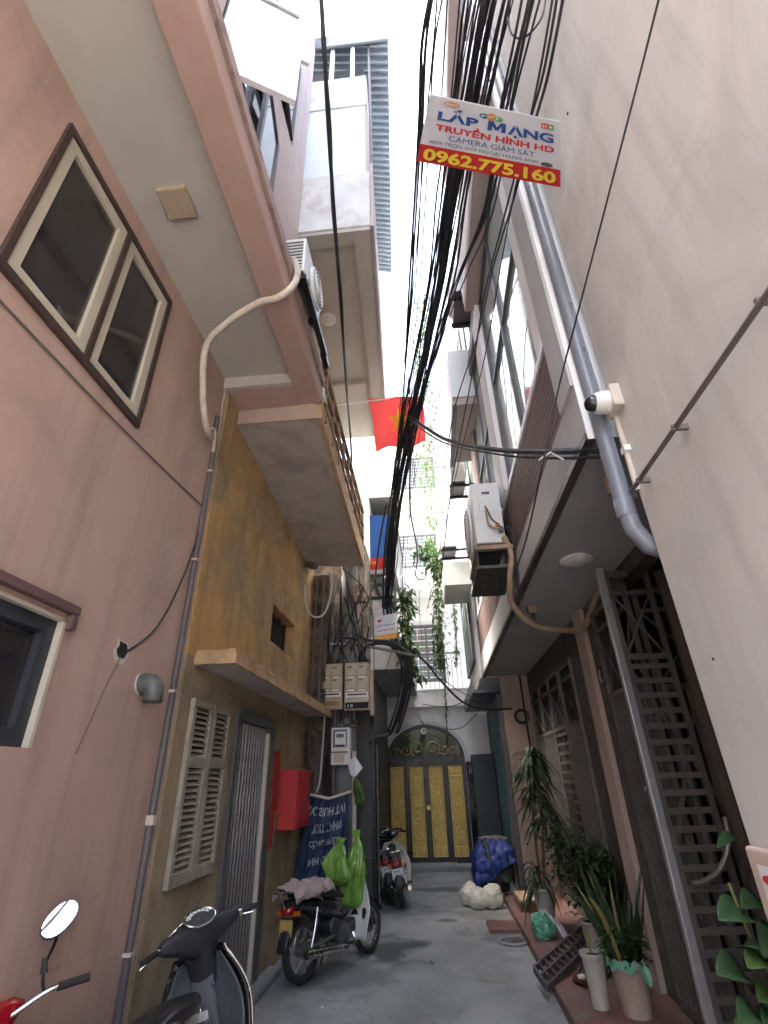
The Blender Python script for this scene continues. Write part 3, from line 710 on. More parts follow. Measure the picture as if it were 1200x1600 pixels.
# ================================================================ plain grey-white building (right, near)
RX, RY = 1.0, 2.05
pb = thing('plain_building', 'tall blank grey-white rendered wall at the near right', 'building', (1.5, 0, 0))
MB().box(RX, 4, -2.4, RY, 1.335, 9.6).build('wall', 'grey_render', pb)
MB().box(RX - .02, 4, -2.4, RY + .005, -.02, 1.334).build('plinth', 'plinth', pb, bevel=.012)
t = thing('sticker', 'peeling paper sticker with coloured print on the pale plinth', 'sticker', (RX - .025, 1.85, 1.1))
fs = RW(RX - .024)
MB().fbox(fs, 1.62, 1.995, .86, 1.29, -.002, 0).build('paper', 'paper_white', t)
for u, v, ru, rv, mt in ((1.95, 1.255, .03, .012, 'ink_red'), (1.86, 1.255, .04, .012, 'ink_red'), (1.95, 1.205, .022, .022, 'ink_blue'), (1.86, 1.13, .09, .022, 'ink_yellow'), (1.93, 1.13, .05, .02, 'ink_green'),
                         (1.95, 1.06, .012, .012, 'ink_blue'), (1.90, 1.06, .012, .012, 'ink_red'), (1.94, 1.01, .025, .018, 'ink_red'), (1.85, 1.01, .03, .02, 'ink_orange'), (1.9, .93, .06, .02, 'ink_blue')):
    m = MB(); m.prism([(u + ru * math.cos(k * math.pi / 6), v + rv * math.sin(k * math.pi / 6)) for k in range(12)], fs, -.005, -.003); m.build('print_mark', mt, t)
lettering(t, 'IN', fs(1.92, 1.185, -.005), (0, -1, 0), (0, 0, 1), .09, .05, 'ink_blue', .03)
for u, v, r_ in ((1.52, 4.9, .009), (1.9, 1.9, .004)):
    m = MB(); m.prism([(u + r_ * math.cos(k * math.pi / 4), v + 1.3 * r_ * math.sin(k * math.pi / 4)) for k in range(8)], RW(RX), -.003, 0); m.build('nail_hole', 'dark', pb)
# horizontal conduit and the fall pipe
t = thing('wall_conduit', 'brown-grey conduit crossing the blank right-hand wall on clips', 'pipe', (RX, 1.4, 2.66))
MB().ring([(RX - .045, 0.4, 2.655), (RX - .045, 2.03, 2.67), (RX - .02, 2.06, 2.67)], .010, 8).build('pipe', 'pipe_brown', t, smooth=True)
for y in (1.0, 1.55, 1.92): m = MB(); m.box(RX - .056, RX, y, y + .014, 2.655, 2.678); m.build('clip', 'pipe_brown', t)
t = thing('fall_pipe', 'thick blue-grey plastic fall pipe down the corner of the blank wall', 'pipe', (.95, 2.10, 2.4))
MB().ring([(.945, 2.11, 11), (.945, 2.11, 2.62), (.955, 2.11, 2.52), (1.0, 2.115, 2.44), (1.10, 2.12, 2.40)], .041, 18).build('pipe', 'pipe_blue', t, smooth=True)
m = MB().lathe((.945, 2.11, 2.62), [(.0425, -.04), (.0445, -.035), (.0445, .045), (.0425, .05)], 18); m.build('socket', 'pipe_blue', t, smooth=True)
t = thing('thin_conduit', 'short white conduit below the dome camera', 'pipe', (RX, 2.03, 2.7))
MB().ring([(RX - .012, 2.02, 3.12), (RX - .012, 2.035, 2.68)], .013, 8).build('pipe', 'plastic_dirty', t, smooth=True)
MB().box(RX - .03, RX, 2.00, 2.045, 2.88, 2.91).build('clip', 'plastic_white', t)
# dome camera
t = thing('dome_camera', 'white dome security camera on the corner of the blank wall', 'security camera', (RX, 2.0, 3.15))
c = Vector((RX, 1.99, 3.16))
MB().box(RX - .05, RX, 1.92, 2.05, 3.09, 3.22).build('back_box', 'plastic_dirty', t, bevel=.008)
MB().lathe((RX - .05, 1.985, 3.155), [(.058, 0), (.058, -.03), (.052, -.055), (.045, -.065)], 20, 'x').build('body', 'plastic_white', t, smooth=True)
MB().lathe((RX - .115, 1.985, 3.155), [(.043, 0), (.040, -.02), (.030, -.036), (.012, -.044), (.002, -.045)], 18, 'x').build('lens_dome', 'dome_glass', t, smooth=True)

# ================================================================ tiled townhouse with the gates (right, middle)
HX, HE = .88, 9.0          # upper face, far end
GX = 1.62                  # ground-floor face
th = thing('townhouse', 'narrow grey-white townhouse with overhanging glazed upper floors', 'house', (1.6, 5.5, 0))
# ground floor: brown tiles with two gate openings
opA, opB = (6.05, 8.85, .08, 2.78), (2.25, 4.97, .08, 2.95)
MB().wall(RW(GX), 2.06, HE, -.02, 3.08, [opA, opB], .12).build('ground_wall', 'brown_tile', th)
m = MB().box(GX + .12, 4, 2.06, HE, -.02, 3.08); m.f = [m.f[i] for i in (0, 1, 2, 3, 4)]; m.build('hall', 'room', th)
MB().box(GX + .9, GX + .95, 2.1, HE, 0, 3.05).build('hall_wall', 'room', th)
MB().box(GX - .05, GX, 5.22, 5.50, 0, 3.078).build('pilaster', 'peach', th, bevel=.004)
MB().box(1.16, GX, HE - .002, HE + .1, -.02, 3.078).build('return_wall', 'peach', th)
# overhang
MB().box(HX + .002, GX + .12, 2.16, HE + .02, 3.08, 3.16).build('soffit', 'house_soffit', th)
MB().box(HX - .012, HX + .04, 2.15, HE + .02, 3.06, 3.10).build('soffit_lip', 'brown_tile', th)
MB().box(HX, HX + .2, 2.15, HE, 3.10, 3.43).build('fascia', 'grey_fascia', th)
m = MB().box(HX, RX + .3, 2.145, 2.15, 3.06, 11); m.build('end_face', 'white_wall', th)
MB().box(HX - .015, HX + .25, 2.155, 2.42, 3.431, 11).build('corner_pier', 'grey_fascia', th, bevel=.006)
# ribbed brown band: separate narrow boards
MB().box(HX + .03, HX + .2, 2.42, HE, 3.431, 4.02).build('band_backing', 'brown_panel', th)
first = None
for i in range(11):
    z = 3.436 + i * .053
    if first is None: first = (MB().box(HX + .002, HX + .03, 2.42, HE - .05, z, z + .046).build('board', 'brown_panel', th, bevel=.004), z)
    else: inst(first[0], th, (0, 0, z - first[1]))
MB().box(HX - .01, HX + .05, 2.42, HE, 4.021, 4.075).build('sill', 'white_frame', th)
# glazing bays and piers above
bays = [(2.62, 4.35), (4.75, 6.35), (6.75, 8.6)]
edges = [2.42] + [e for b in bays for e in b] + [HE]
for i in range(0, len(edges), 2): MB().box(HX - (.03 if i == 2 else 0), HX + .2, edges[i] + .001, edges[i + 1] - .001, 4.076, 6.79).build('pier', ('white_wall', 'white_wall', 'plinth', 'white_wall')[i // 2], th)
for (a, b), rows in zip(bays, (2, 2, 2)):
    window(th, RW(HX), a, b, 4.08, 6.78, .06, 'grey_frame', 'glass_green', 2, rows, .02, .09, .04)
MB().box(HX + .35, HX + .4, 2.4, HE, 4.0, 9.6).build('curtain_wall', 'white_wall', th)
MB().box(HX + .1, 4, 2.15, HE, 6.9, 9.7).build('upper_core', 'white_wall', th)
MB().box(.74, HX + .12, 2.16, 4.45, 6.80, 6.95).build('balcony_soffit', 'soffit_pink', th)
MB().box(HX - .02, HX + .22, 4.451, HE, 6.80, 7.05).build('floor_beam', 'grey_beam', th)
MB().box(.735, HX + .1, 2.155, 4.46, 6.951, 7.9).build('balcony_front', 'white_wall', th, bevel=.01)
MB().box(.735, HX + .1, 2.155, 4.46, 9.6, 9.75).build('balcony_soffit', 'soffit_pink', th)
MB().box(.73, HX + .1, 2.155, 4.46, 9.751, 10.7).build('balcony_front', 'white_wall', th, bevel=.01)
for zz in (7.95,): window(th, RW(HX + .08), 2.7, 4.3, zz, zz + 1.55, .05, 'white_frame', 'glass_pale', 3, 1, -.02, .02)
for a, b in ((4.9, 6.2), (6.8, 8.4)):
    for zz in (7.4,): window(th, RW(HX + .08), a, b, zz, zz + 1.7, .05, 'grey_frame', 'glass_pale', 2, 1, -.02, .02)
# balcony boxes further along
MB().box(.60, HX + .1, 5.65, 7.15, 6.30, 6.42).build('box_soffit', 'soffit_pink', th)
MB().box(.575, HX + .1, 5.62, 5.69, 6.421, 7.35).build('box_front', 'white_panel', th, bevel=.008)
MB().box(.575, .615, 5.692, 7.2, 6.28, 7.35).build('box_side', 'white_wall', th)
MB().box(.56, .63, 5.60, 7.2, 6.24, 6.279).build('box_trim', 'grey_beam', th)
t = thing('house_plaque', 'small dark plaque with pale strokes beside the near gate', 'sign', (GX, 4.98, 2.4))
# (hangs on the tiled strip between the gate and the peach pilaster)
MB().fbox(RW(GX - .062), 5.24, 5.245, 0, .001, 0, .001)
MB().fbox(RW(GX), 5.03, 5.14, 2.28, 2.46, -.012, 0).build('plate', 'black_metal', t)
lettering(t, 'K', RW(GX)(5.125, 2.31, -.015), (0, -1, 0), (0, 0, 1), .08, .12, 'ink_white', .02)

# ---- gates
def gate_leaf(parent, fn, u0, u1, z0, z1, style, mt, mid=2.02):
    k = .035
    m = MB()
    for r in ((u0, u0 + k, z0, z1), (u1 - k, u1, z0, z1), (u0 + k, u1 - k, z1 - .05, z1), (u0 + k, u1 - k, z0, z0 + .06), (u0 + k, u1 - k, mid, mid + .04), (u0 + k, u1 - k, z1 - .20, z1 - .17)):
        m.fbox(fn, *r, 0, .035)
    lf = m.build('leaf', mt, parent)
    a, b, c, d = u0 + k, u1 - k, mid + .04, z1 - .20
    for p, q in (((a, c), (b, d)), ((a, d), (b, c))):
        m = MB(); m.bar(fn(p[0], p[1], .012 if p[1] == c else .026), fn(q[0], q[1], .012 if p[1] == c else .026), .016, .012); m.build('brace', mt, lf)
    first = None
    if style == 'bars':
        n = max(4, int((b - a) / .062))
        for i in range(n):
            u = a + (b - a) * (i + .5) / n
            if first is None: first = (MB().fbox(fn, u - .011, u + .011, z0 + .06, mid, .006, .024).build('bar', mt, lf), Vector(fn(u, 0, 0)))
            else: inst(first[0], lf, Vector(fn(u, 0, 0)) - first[1])
    else:
        n = int((mid - z0) / .105); skip = ()
        for i in range(n):
            z = z0 + .06 + (mid - z0 - .06) * (i + .5) / n
            if first is None: first = (MB().fbox(fn, a, b, z - .018, z + .018, .006, .028).build('rung', mt, lf), z)
            else: inst(first[0], lf, (0, 0, z - first[1]))
        u = (a + b) / 2 + .06
        MB().fbox(fn, u - .016, u + .016, z0 + .06, mid, .029, .05).build('upright', mt, lf)
    return lf
ga = thing('folding_gate', 'closed grey steel folding gate with cross braces beyond the peach pilaster', 'gate', (GX, 7.45, .08), 'steel folding gates')
us = [6.06 + .695 * i for i in range(5)]
for i in range(4): gate_leaf(ga, RW(GX - .03), us[i], us[i + 1] - .012, .09, 2.76, 'bars' if i in (0, 2, 3) else 'rungs', 'gate_metal', 2.06)
MB().fbox(RW(GX), 6.06, 8.84, .09, 2.76, .06, .07).build('backing_sheet', 'plastic_black', ga)
gb = thing('folding_gate', 'grey steel folding gate standing half open with a pale leading post', 'gate', (GX, 4.4, .08), 'steel folding gates')
for a, b, st in ((4.02, 4.48, 'bars'), (4.49, 4.95, 'bars')): gate_leaf(gb, RW(GX - .03), a, b, .09, 2.93, st, 'gate_metal', 2.15)
FB = lambda u, v, w: (u, 3.92 + .10 * (u - 1.4) + w, v)
MB().fbox(FB, 1.385, 1.44, .085, 3.02, -.02, .03).build('post', 'post_steel_sheen', gb, bevel=.006)
lf = gate_leaf(gb, FB, 1.445, 1.80, .09, 3.0, 'rungs', 'gate_steel', 2.30)
FB2 = lambda u, v, w: (u, 3.93 - 1.3 * (u - 1.75) + w, v)
gate_leaf(gb, FB2, 1.812, 2.06, .09, 2.95, 'bars', 'brown_tile', 2.30)  # inner leaf in tile brown: deep shade of the recess put into its colour
FB3 = lambda u, v, w: (u, 4.12 - .1 * (u - 1.75) + w, v)
gate_leaf(gb, FB3, 1.70, 2.25, .09, 2.9, 'bars', 'gate_metal', 2.1)
for p, q, mt in (((1.47, 3.965, 1.10), (1.95, 4.0, 2.15), 'gate_metal'), ((1.47, 3.965, 2.25), (1.90, 4.0, 1.25), 'gate_metal'), ((1.50, 3.965, .98), (1.86, 4.0, .30), 'gate_metal')):
    MB().bar(p, q, .03, .02).build('brace', mt, gb)
arcp = [(1.50 + .30 * math.sin(a * math.pi / 2 / 10), 3.90, .95 + .34 * (1 - math.cos(a * math.pi / 2 / 10))) for a in range(11)]
MB().ring(arcp, .018, 8).build('curved_bar', 'gate_steel', gb, smooth=True)
m = MB(); m.torus((1.375, 3.93, 1.45), .014, .006, 'y', 14, 6); m.build('latch_ring', 'brass' if 'brass' in MATS else 'chrome', gb, smooth=True)

# ================================================================ far house on the right
fh = thing('far_house', 'pale narrow house beside the white house, with a teal door under a slab', 'house', (1.2, 10.5, 0))
MB().box(1.16, 4, HE + .1, 12.05, -.02, 2.82).build('ground_wall', 'dark_panel', fh)
MB().box(1.10, 1.158, 9.35, 10.7, .05, 2.80).build('door', 'teal', fh)
for i in range(5): MB().box(1.085, 1.10, 9.40 + .26 * i, 9.46 + .26 * i, .05, 2.80).build('door_rib', 'teal', fh)
MB().box(1.08, 1.158, 9.12, 9.34, .05, 2.81).build('door_jamb', 'grey_frame', fh)
MB().box(.70, 1.62, HE + .04, 11.85, 2.83, 2.88).build('entrance_slab', 'grey_frame', fh)
MB().box(.685, .72, HE + .03, 11.86, 2.835, 3.06).build('slab_edge', 'grey_beam', fh)
MB().box(.72, 1.16, 11.62, 11.95, .0, 1.98).build('meter_cupboard', 'dark_panel', fh, bevel=.01)
MB().box(.86, 4, HE + .02, 12.06, 3.07, 6.4).build('upper_wall', 'white_wall', fh)
MB().box(.835, .858, HE + .03, HE + .5, 3.07, 6.4).build('corner_strip', 'white_wall', fh)
for zz, hh in ((3.5, 1.7),):
    window(fh, RW(.83), 9.7, 11.7, zz, zz + hh, .06, 'grey_frame', 'glass_green', 3, 1, -.03, .02)
MB().box(.36, .84, 8.55, 9.7, 4.62, 4.70).build('box_soffit', 'grey_fascia', fh)
MB().box(.34, .84, 8.52, 8.56, 4.60, 5.05).build('box_front', 'grey_fascia', fh, bevel=.006)
MB().box(.34, .37, 8.562, 9.7, 4.60, 5.05).build('box_side', 'white_wall', fh)
# cable coil on the peach return wall
t = thing('cable_coil', 'black coil of cable hanging on the peach return wall', 'cable', (1.42, 8.96, 2.45))
for k, r_ in enumerate((.10, .085, .11)): m = MB(); m.torus((1.42 + .01 * k, 8.97 - .012 * k, 2.42), r_, .011, 'y', 24, 6); m.build('loop', 'cable', t, smooth=True)
MB().ring([(1.50, 8.985, 3.07), (1.50, 8.985, 2.4), (1.52, 8.985, 1.1)], .016, 8).build('drop', 'cable', t, smooth=True)

# ================================================================ white house across the end
WY = 12.1
wh = thing('white_house', 'white house closing the lane, with arched golden doors and balconies', 'house', (-.2, WY, 0))
GC, GR = -.255, .86       # centre and half width of the gate
hole = (GC - GR, GC + GR, 0.08, 1.92)
m = MB().wall(FW(WY), -1.9, 1.15, 1.92, 3.0, [], .3)
m = MB()
# front wall with an arched opening: strips between the arch and the top
n = 28; H0, H1 = 1.92, 2.62
arc = [(GC - GR * math.cos(math.pi * i / n), H0 + (H1 - H0) * math.sin(math.pi * i / n)) for i in range(n + 1)]
for (a, za), (b, zb) in zip(arc, arc[1:]):
    m.quad((a, WY, za), (b, WY, zb), (b, WY, 3.0), (a, WY, 3.0)); m.quad((a, WY, za), (b, WY, zb), (b, WY + .3, zb), (a, WY + .3, za))
for a, b in ((-2.2, GC - GR), (GC + GR, 1.3)):
    m.quad((a, WY, -.02), (b, WY, -.02), (b, WY, 3.0), (a, WY, 3.0))
m.quad((GC - GR, WY, 0), (GC - GR, WY + .3, 0), (GC - GR, WY + .3, H0), (GC - GR, WY, H0)); m.quad((GC + GR, WY, 0), (GC + GR, WY + .3, 0), (GC + GR, WY + .3, H0), (GC + GR, WY, H0))
m.build('front_wall', 'white_wall', wh)
# arch moulding, keystone, cornice ends
m = MB(); arc2 = [(GC - (GR + .09) * math.cos(math.pi * i / n), H0 + (H1 - H0 + .09) * math.sin(math.pi * i / n)) for i in range(n + 1)]
arc1 = [(GC - (GR + .02) * math.cos(math.pi * i / n), H0 + (H1 - H0 + .02) * math.sin(math.pi * i / n)) for i in range(n + 1)]
for i in range(n):
    p = [arc1[i], arc1[i + 1], arc2[i + 1], arc2[i]]
    m.hexa([(u, WY, v) for u, v in p] + [(u, WY - .035, v) for u, v in p])
m.build('arch_moulding', 'limestone_trim', wh)
MB().prism([(GC - .05, H1 + .05), (GC + .05, H1 + .05), (GC + .075, H1 + .28), (GC - .075, H1 + .28)], FW(WY), -.06, -.001).build('keystone', 'limestone_trim', wh, bevel=.006)
for a, b in ((GC - GR - .26, GC - GR + .01), (GC + GR - .01, GC + GR + .20)):
    MB().box(a, b, WY - .06, WY + .02, 1.86, 1.98).build('impost', 'limestone_trim', wh, bevel=.006)
for a, b in ((GC - GR - .24, GC - GR - .002), (GC + GR + .002, GC + GR + .24)):
    MB().box(a, b, WY - .03, WY - .001, -.02, 1.858).build('marble_pier', 'black_marble', wh)
MB().box(GC + GR + .05, GC + GR + .22, WY - .045, WY - .031, 1.66, 1.80).build('bell_plate', 'plastic_dirty', wh) if False else None
# fanlight
fl = MB(); ai = [(GC - (GR - .0) * math.cos(math.pi * i / n), H0 + (H1 - H0) * math.sin(math.pi * i / n)) for i in range(n + 1)]
aj = [(GC - (GR - .06) * math.cos(math.pi * i / n), H0 + .06 + (H1 - H0 - .12) * math.sin(math.pi * i / n)) for i in range(n + 1)]
for i in range(n):
    p = [ai[i], ai[i + 1], aj[i + 1], aj[i]]; fl.hexa([(u, WY + .08, v) for u, v in p] + [(u, WY + .03, v) for u, v in p])
fl.box(GC - GR, GC + GR, WY + .03, WY + .09, H0 - .05, H0 + .06)
fan = fl.build('fanlight', 'door_frame_dark', wh)
m = MB(); m.v = [Vector((u, WY + .10, v)) for u, v in aj]; m.f = [tuple(range(len(aj)))]; m.build('pane', 'glass_fan', fan)
def spiral(cx, cz, r0, r1, a0, turns, mirror=1, k=26):
    return [(cx + mirror * (r0 + (r1 - r0) * t) * math.cos(a0 + turns * 2 * math.pi * t), cz + (r0 + (r1 - r0) * t) * math.sin(a0 + turns * 2 * math.pi * t)) for t in [i / k for i in range(k + 1)]]
for mi in (-1, 1):
    for cx, cz, r0, r1, a0, tr in ((GC + mi * .17, 2.16, .17, .03, -1.2, 1.4), (GC + mi * .42, 2.12, .13, .02, 2.2, 1.3), (GC + mi * .30, 2.38, .09, .02, .5, 1.2), (GC + mi * .60, 2.08, .09, .02, .5, 1.2)):
        MB().ring([(u, WY + .07, v) for u, v in spiral(cx, cz, r0, r1, a0, tr, mi)], .009, 6).build('scroll', 'gold_scroll', fan, smooth=True)
MB().lathe((GC, WY + .02, 2.50), [(.07, 0), (.07, .03), (.05, .04)], 20, 'y').build('rosette', 'lamp_white', fan, smooth=True)
MB().lathe((GC, WY + .012, 2.50), [(.022, 0), (.022, .01)], 8, 'y').build('rosette_star', 'ink_dark', fan)
MB().box(-2, 1.2, WY + .4, WY + .42, 0, 3).build('hall_wall', 'room', wh)
# four golden door leaves
dk = WY + .04
for i in range(4):
    a = GC - GR + .02 + i * (2 * GR - .04) / 4; b = a + (2 * GR - .04) / 4 - .006
    m = MB(); k = .058
    for r in ((a, a + k, .085, 1.87), (b - k, b, .085, 1.87), (a + k, b - k, .085, .16), (a + k, b - k, 1.80, 1.87)): m.fbox(FW(dk), *r, 0, .045)
    lf = m.build('door_leaf', 'door_frame_dark', wh)
    MB().fbox(FW(dk), a + k, b - k, .16, 1.80, .028, .036).build('gold_panel', 'gold', lf)
    p0, p1 = a + k + .012, b - k - .012; cx = (p0 + p1) / 2; hw = (p1 - p0) / 2; yy = dk + .020
    for u in (p0, p0 + .05, p1 - .05, p1): MB().ring([(u, yy, .17), (u, yy, 1.79)], .008, 6).build('upright', 'gold_scroll', lf)
    for z in (.17, .33, 1.60, 1.79): MB().ring([(p0, yy, z), (p1, yy, z)], .008, 6).build('crossbar', 'gold_scroll', lf)
    for z, s_ in ((.55, 1), (.86, -1), (1.14, 1), (1.42, -1)):
        for mi in (-1, 1):
            MB().ring([(u, yy - .004, v) for u, v in spiral(cx + mi * s_ * hw * .12, z, .125, .02, 1.4 * s_, 1.25 * s_, mi, 20)], .011, 5).build('scroll', 'gold_scroll', lf, smooth=True) if mi == 1 else None
    for z in (.25, 1.70):
        for mi in (-1, 1): MB().ring([(u, yy - .004, v) for u, v in spiral(cx + mi * hw * .45, z, .055, .012, .4, 1.2, mi, 16)], .010, 5).build('scroll', 'gold_scroll', lf, smooth=True)
m = MB().box(GC - .03, GC + .05, dk - .03, dk - .005, .98, 1.06); m.build('lock_box', 'gold_scroll', wh, bevel=.004)
t = thing('number_plate', 'small blue house number plate on the black pier beside the golden doors', 'sign', (.7, WY - .04, 1.7))
MB().box(.665, .80, WY - .040, WY - .031, 1.64, 1.78).build('plate', 'blue_plate', t)
m = MB()
for r in ((.672, .793, 1.768, 1.774), (.672, .793, 1.646, 1.652), (.672, .678, 1.652, 1.768), (.787, .793, 1.652, 1.768)): m.box(r[0], r[1], WY - .044, WY - .041, r[2], r[3])
m.build('border', 'ink_white', t)
lettering(t, '6', (.712, WY - .043, 1.675), (1, 0, 0), (0, 0, 1), .042, .07, 'ink_white', .02)
t = thing('door_bell', 'small pale doorbell plate on the black pier', 'doorbell', (.74, WY - .04, 1.28))
MB().box(.72, .80, WY - .05, WY - .031, 1.26, 1.32).build('plate', 'plastic_white', t, bevel=.004)
MB().lathe((.775, WY - .052, 1.29), [(.012, 0), (.012, -.006)], 10, 'y').build('button', 'ac_dark', t)
# storeys above
MB().box(-1.9, 1.1, WY - .12, WY + .3, 3.0, 3.05).build('balcony_soffit', 'white_wall', wh)
MB().box(-1.9, 1.1, WY - .15, WY - .08, 2.98, 3.32).build('balcony_fascia', 'white_wall', wh, bevel=.006)
MB().box(-1.9, 1.1, WY - .18, WY - .08, 3.321, 3.36).build('balcony_kerb', 'limestone_trim', wh)
w1 = (-.50, .36, 3.62, 5.02); w2 = (-.66, .40, 6.6, 7.6); w3 = (-.7, .5, 9.1, 10.2)
MB().wall(FW(WY + .5), -1.9, 1.2, 3.05, 10.6, [w1, w2, w3], .2).build('upper_wall', 'white_wall', wh)
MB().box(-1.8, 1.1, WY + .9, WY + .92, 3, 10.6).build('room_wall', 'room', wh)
MB().box(-2, 1.2, WY + .3, WY + .5, 2.9, 3.05).build('balcony_floor', 'white_wall', wh)
for a, b, c, d in (w1, w2, w3):
    w = window(wh, FW(WY + .5), a, b, c, d, .07, 'grey_frame', 'glass_pale', 2, 1, .0, .07)
    nb = 9
    for i in range(nb):
        z = c + .1 + (d - c - .2) * i / (nb - 1)
        MB().box(a + .08, b - .08, WY + .515, WY + .53, z, z + .022).build('grille_bar', 'white_frame', w)
    for x in (a + .2, b - .2): MB().box(x, x + .015, WY + .505, WY + .514, c + .08, d - .08).build('grille_bar', 'white_frame', w)
MB().box(w1[0] - .1, w1[1] + .1, WY + .44, WY + .499, w1[3] + .01, w1[3] + .09).build('window_hood', 'limestone_trim', wh)
for zz, top in ((5.75, 6.1), (8.2, 8.55)):
    MB().box(-1.9, 1.15, WY - .2, WY + .499, zz, zz + .16).build('balcony_slab', 'white_wall', wh)
    MB().box(-1.9, 1.15, WY - .23, WY - .15, zz - .03, top).build('balcony_fascia', 'white_wall', wh)
for base_, y0 in ((3.36, WY - .13), (6.1, WY - .19), (8.55, WY - .19)):
    h = .78
    rl = MB().box(-1.85, .72 if base_ < 4 else .95, y0 - .02, y0 + .02, base_ + h, base_ + h + .03).build('railing', 'grey_frame', wh)
    first = None; x = -1.2
    while x < (.72 if base_ < 4 else .95):
        if first is None: first = (MB().box(x, x + .012, y0 - .006, y0 + .006, base_, base_ + h).build('baluster', 'grey_frame', rl), x)
        else: inst(first[0], rl, (x - first[1], 0, 0))
        x += .105
MB().box(-1.9, 1.2, WY - .25, WY + .5, 10.6, 10.8).build('roof_edge', 'white_wall', wh)
MB().box(-.05, .0, WY - .10, WY - .06, 2.72, 2.86).build('porch_light_bracket', 'white_frame', wh)

# ================================================================ left far house behind the pole
lh = thing('balcony_house', 'grey-white house with rounded balcony behind the utility pole', 'house', (-1.4, 10, 0))
MB().box(-4, -1.05, 8.0, 12.0, -.02, 3.3).build('ground_wall', 'dark_panel', lh)
MB().box(-4, -1.02, 8.0, 12.05, 5.25, 6.9).build('upper_wall', 'white_old', lh)
MB().box(-4, -1.03, 8.01, 12.05, 3.3, 5.25).build('dark_wall', 'rot_wall', lh)  # dark brown band of wall behind the pole clutter
MB().box(-1.8, -.36, 8.75, 12.08, 3.22, 3.30).build('balcony_soffit', 'grey_fascia', lh)
m = MB(); m.prism([(-1.6, 3.22), (-.36, 3.22), (-.36, 3.62), (-.42, 3.72), (-.52, 3.78), (-1.6, 3.78)], FW(8.72), 0, .06); m.build('balcony_front', 'white_old', lh, bevel=.01)
MB().box(-.40, -.36, 8.79, 12.06, 3.301, 3.75).build('balcony_side', 'white_old', lh)
MB().box(-1.4, -.58, 8.95, 9.0, 3.78, 4.55).build('boarding', 'white_old', lh)
for zz in (4.55, 4.8, 5.02): MB().box(-1.3, -.55, 8.9, 8.96, zz, zz + .05).build('shelf_rail', 'black_metal', lh)
for x in (-1.32, -.60): MB().box(x, x + .05, 8.86, 8.9, 4.3, 6.6).build('balcony_post', 'grey_frame', lh)
MB().box(-1.9, -.52, 8.5, 12.0, 6.55, 6.62).build('eave', 'grey_frame', lh)
MB().box(-1.9, -.50, 8.46, 8.5, 6.5, 6.72).build('eave_board', 'white_frame', lh)
MB().box(-1.4, -.52, 8.8, 8.88, 5.02, 5.10).build('balcony_rail', 'steel_bar', lh)
MB().box(-.60, -.55, 8.8, 11.9, 5.1, 6.5).build('side_screen', 'grey_frame', lh)
t = thing('blue_banner', 'blue cloth with a red hem hung on the balcony behind the pole', 'banner', (-.95, 8.78, 5.7))
def bn(u, v): return (-1.28 + .66 * u, 8.78 + .02 * math.sin(u * 9 + v * 3), 6.25 - .92 * v)
MB().grid(bn, 16, 12).build('cloth', 'flag_blue', t, smooth=True)
def bn2(u, v): return (-1.28 + .66 * u, 8.775 + .02 * math.sin(u * 9 + 3), 5.328 - .24 * v)
MB().grid(bn2, 16, 4).build('red_hem', 'flag_red', t, smooth=True)
m = MB()
for k in range(3): m.prism([(-1.02 + .055 * k + .022 * math.cos(q * math.pi / 4), 5.21 + .03 * math.sin(q * math.pi / 4)) for q in range(8)], FW(8.745), 0, .002)
m.build('gold_pattern', 'flag_yellow', t)
# dark service panel beside the pole
t = thing('sheet_panel', 'dark green-grey metal sheet panel standing behind the pole', 'panel', (-.95, 7.75, 0))
MB().box(-1.20, -.925, 7.72, 7.76, 0, 2.55).build('sheet', 'green_dark_panel', t)
MB().box(-.922, -.87, 7.70, 7.80, 0, 2.72).build('post', 'black_metal', t)
MB().ring([(-.845, 7.80, 0), (-.845, 7.80, 2.0)], .012, 8).build('thin_pipe', 'pipe_grey', t)
def letters_on(parent, body, fn, s0, t0, w, h, mt, bold=0., name='lettering'):
    """letters laid on a curved sheet; fn(s, t) gives the place"""
    o = lettering(None, body, (s0, t0, 0), (1, 0, 0), (0, 1, 0), w / S, h / S, mt, bold, name)
    k = Vector((s0, t0, 0))
    me = o.data; base = Vector(root_of(parent)['_base']); loc = bool(root_of(parent).get('_local'))
    for v in me.vertices:
        c = (v.co / S - k) * S + k if False else Vector((s0 + (v.co.x / S - s0) * S, t0 + (v.co.y / S - t0) * S, 0))
        p = Vector(fn(c.x, c.y)); v.co = p if loc else (p - base) * S
    o.parent = parent
    return o
def glyph_on(parent, pts, fn, s0, t0, w, h, mt):
    """one letter drawn from its outline (points in a unit square), laid on a sheet"""
    bm_ = bmesh.new(); vs = [bm_.verts.new((x, y, 0)) for x, y in pts]; bm_.faces.new(vs); bmesh.ops.triangulate(bm_, faces=bm_.faces[:])
    bm_.verts.index_update(); m = MB(); m.v = [Vector(fn(s0 + v.co.x * w, t0 + v.co.y * h)) for v in bm_.verts]; m.f = [tuple(v.index for v in q.verts) for q in bm_.faces]; bm_.free()
    return m.build('lettering', mt, parent)
BOLD_M = [(0, 0), (0, 1), (.29, 1), (.5, .47), (.71, 1), (1, 1), (1, 0), (.76, 0), (.76, .62), (.58, .14), (.42, .14), (.24, .62), (.24, 0)]
def smooth_path(pts, k=6):
    """Catmull-Rom through the points"""
    pts = [Vector(p) for p in pts]; out = []
    for i in range(len(pts) - 1):
        p0, p1, p2, p3 = pts[max(i - 1, 0)], pts[i], pts[i + 1], pts[min(i + 2, len(pts) - 1)]
        for j in range(k):
            t = j / k
            out.append(.5 * ((2 * p1) + (p2 - p0) * t + (2 * p0 - 5 * p1 + 4 * p2 - p3) * t * t + (3 * p1 - p0 - 3 * p2 + p3) * t ** 3))
    return out + [pts[-1]]
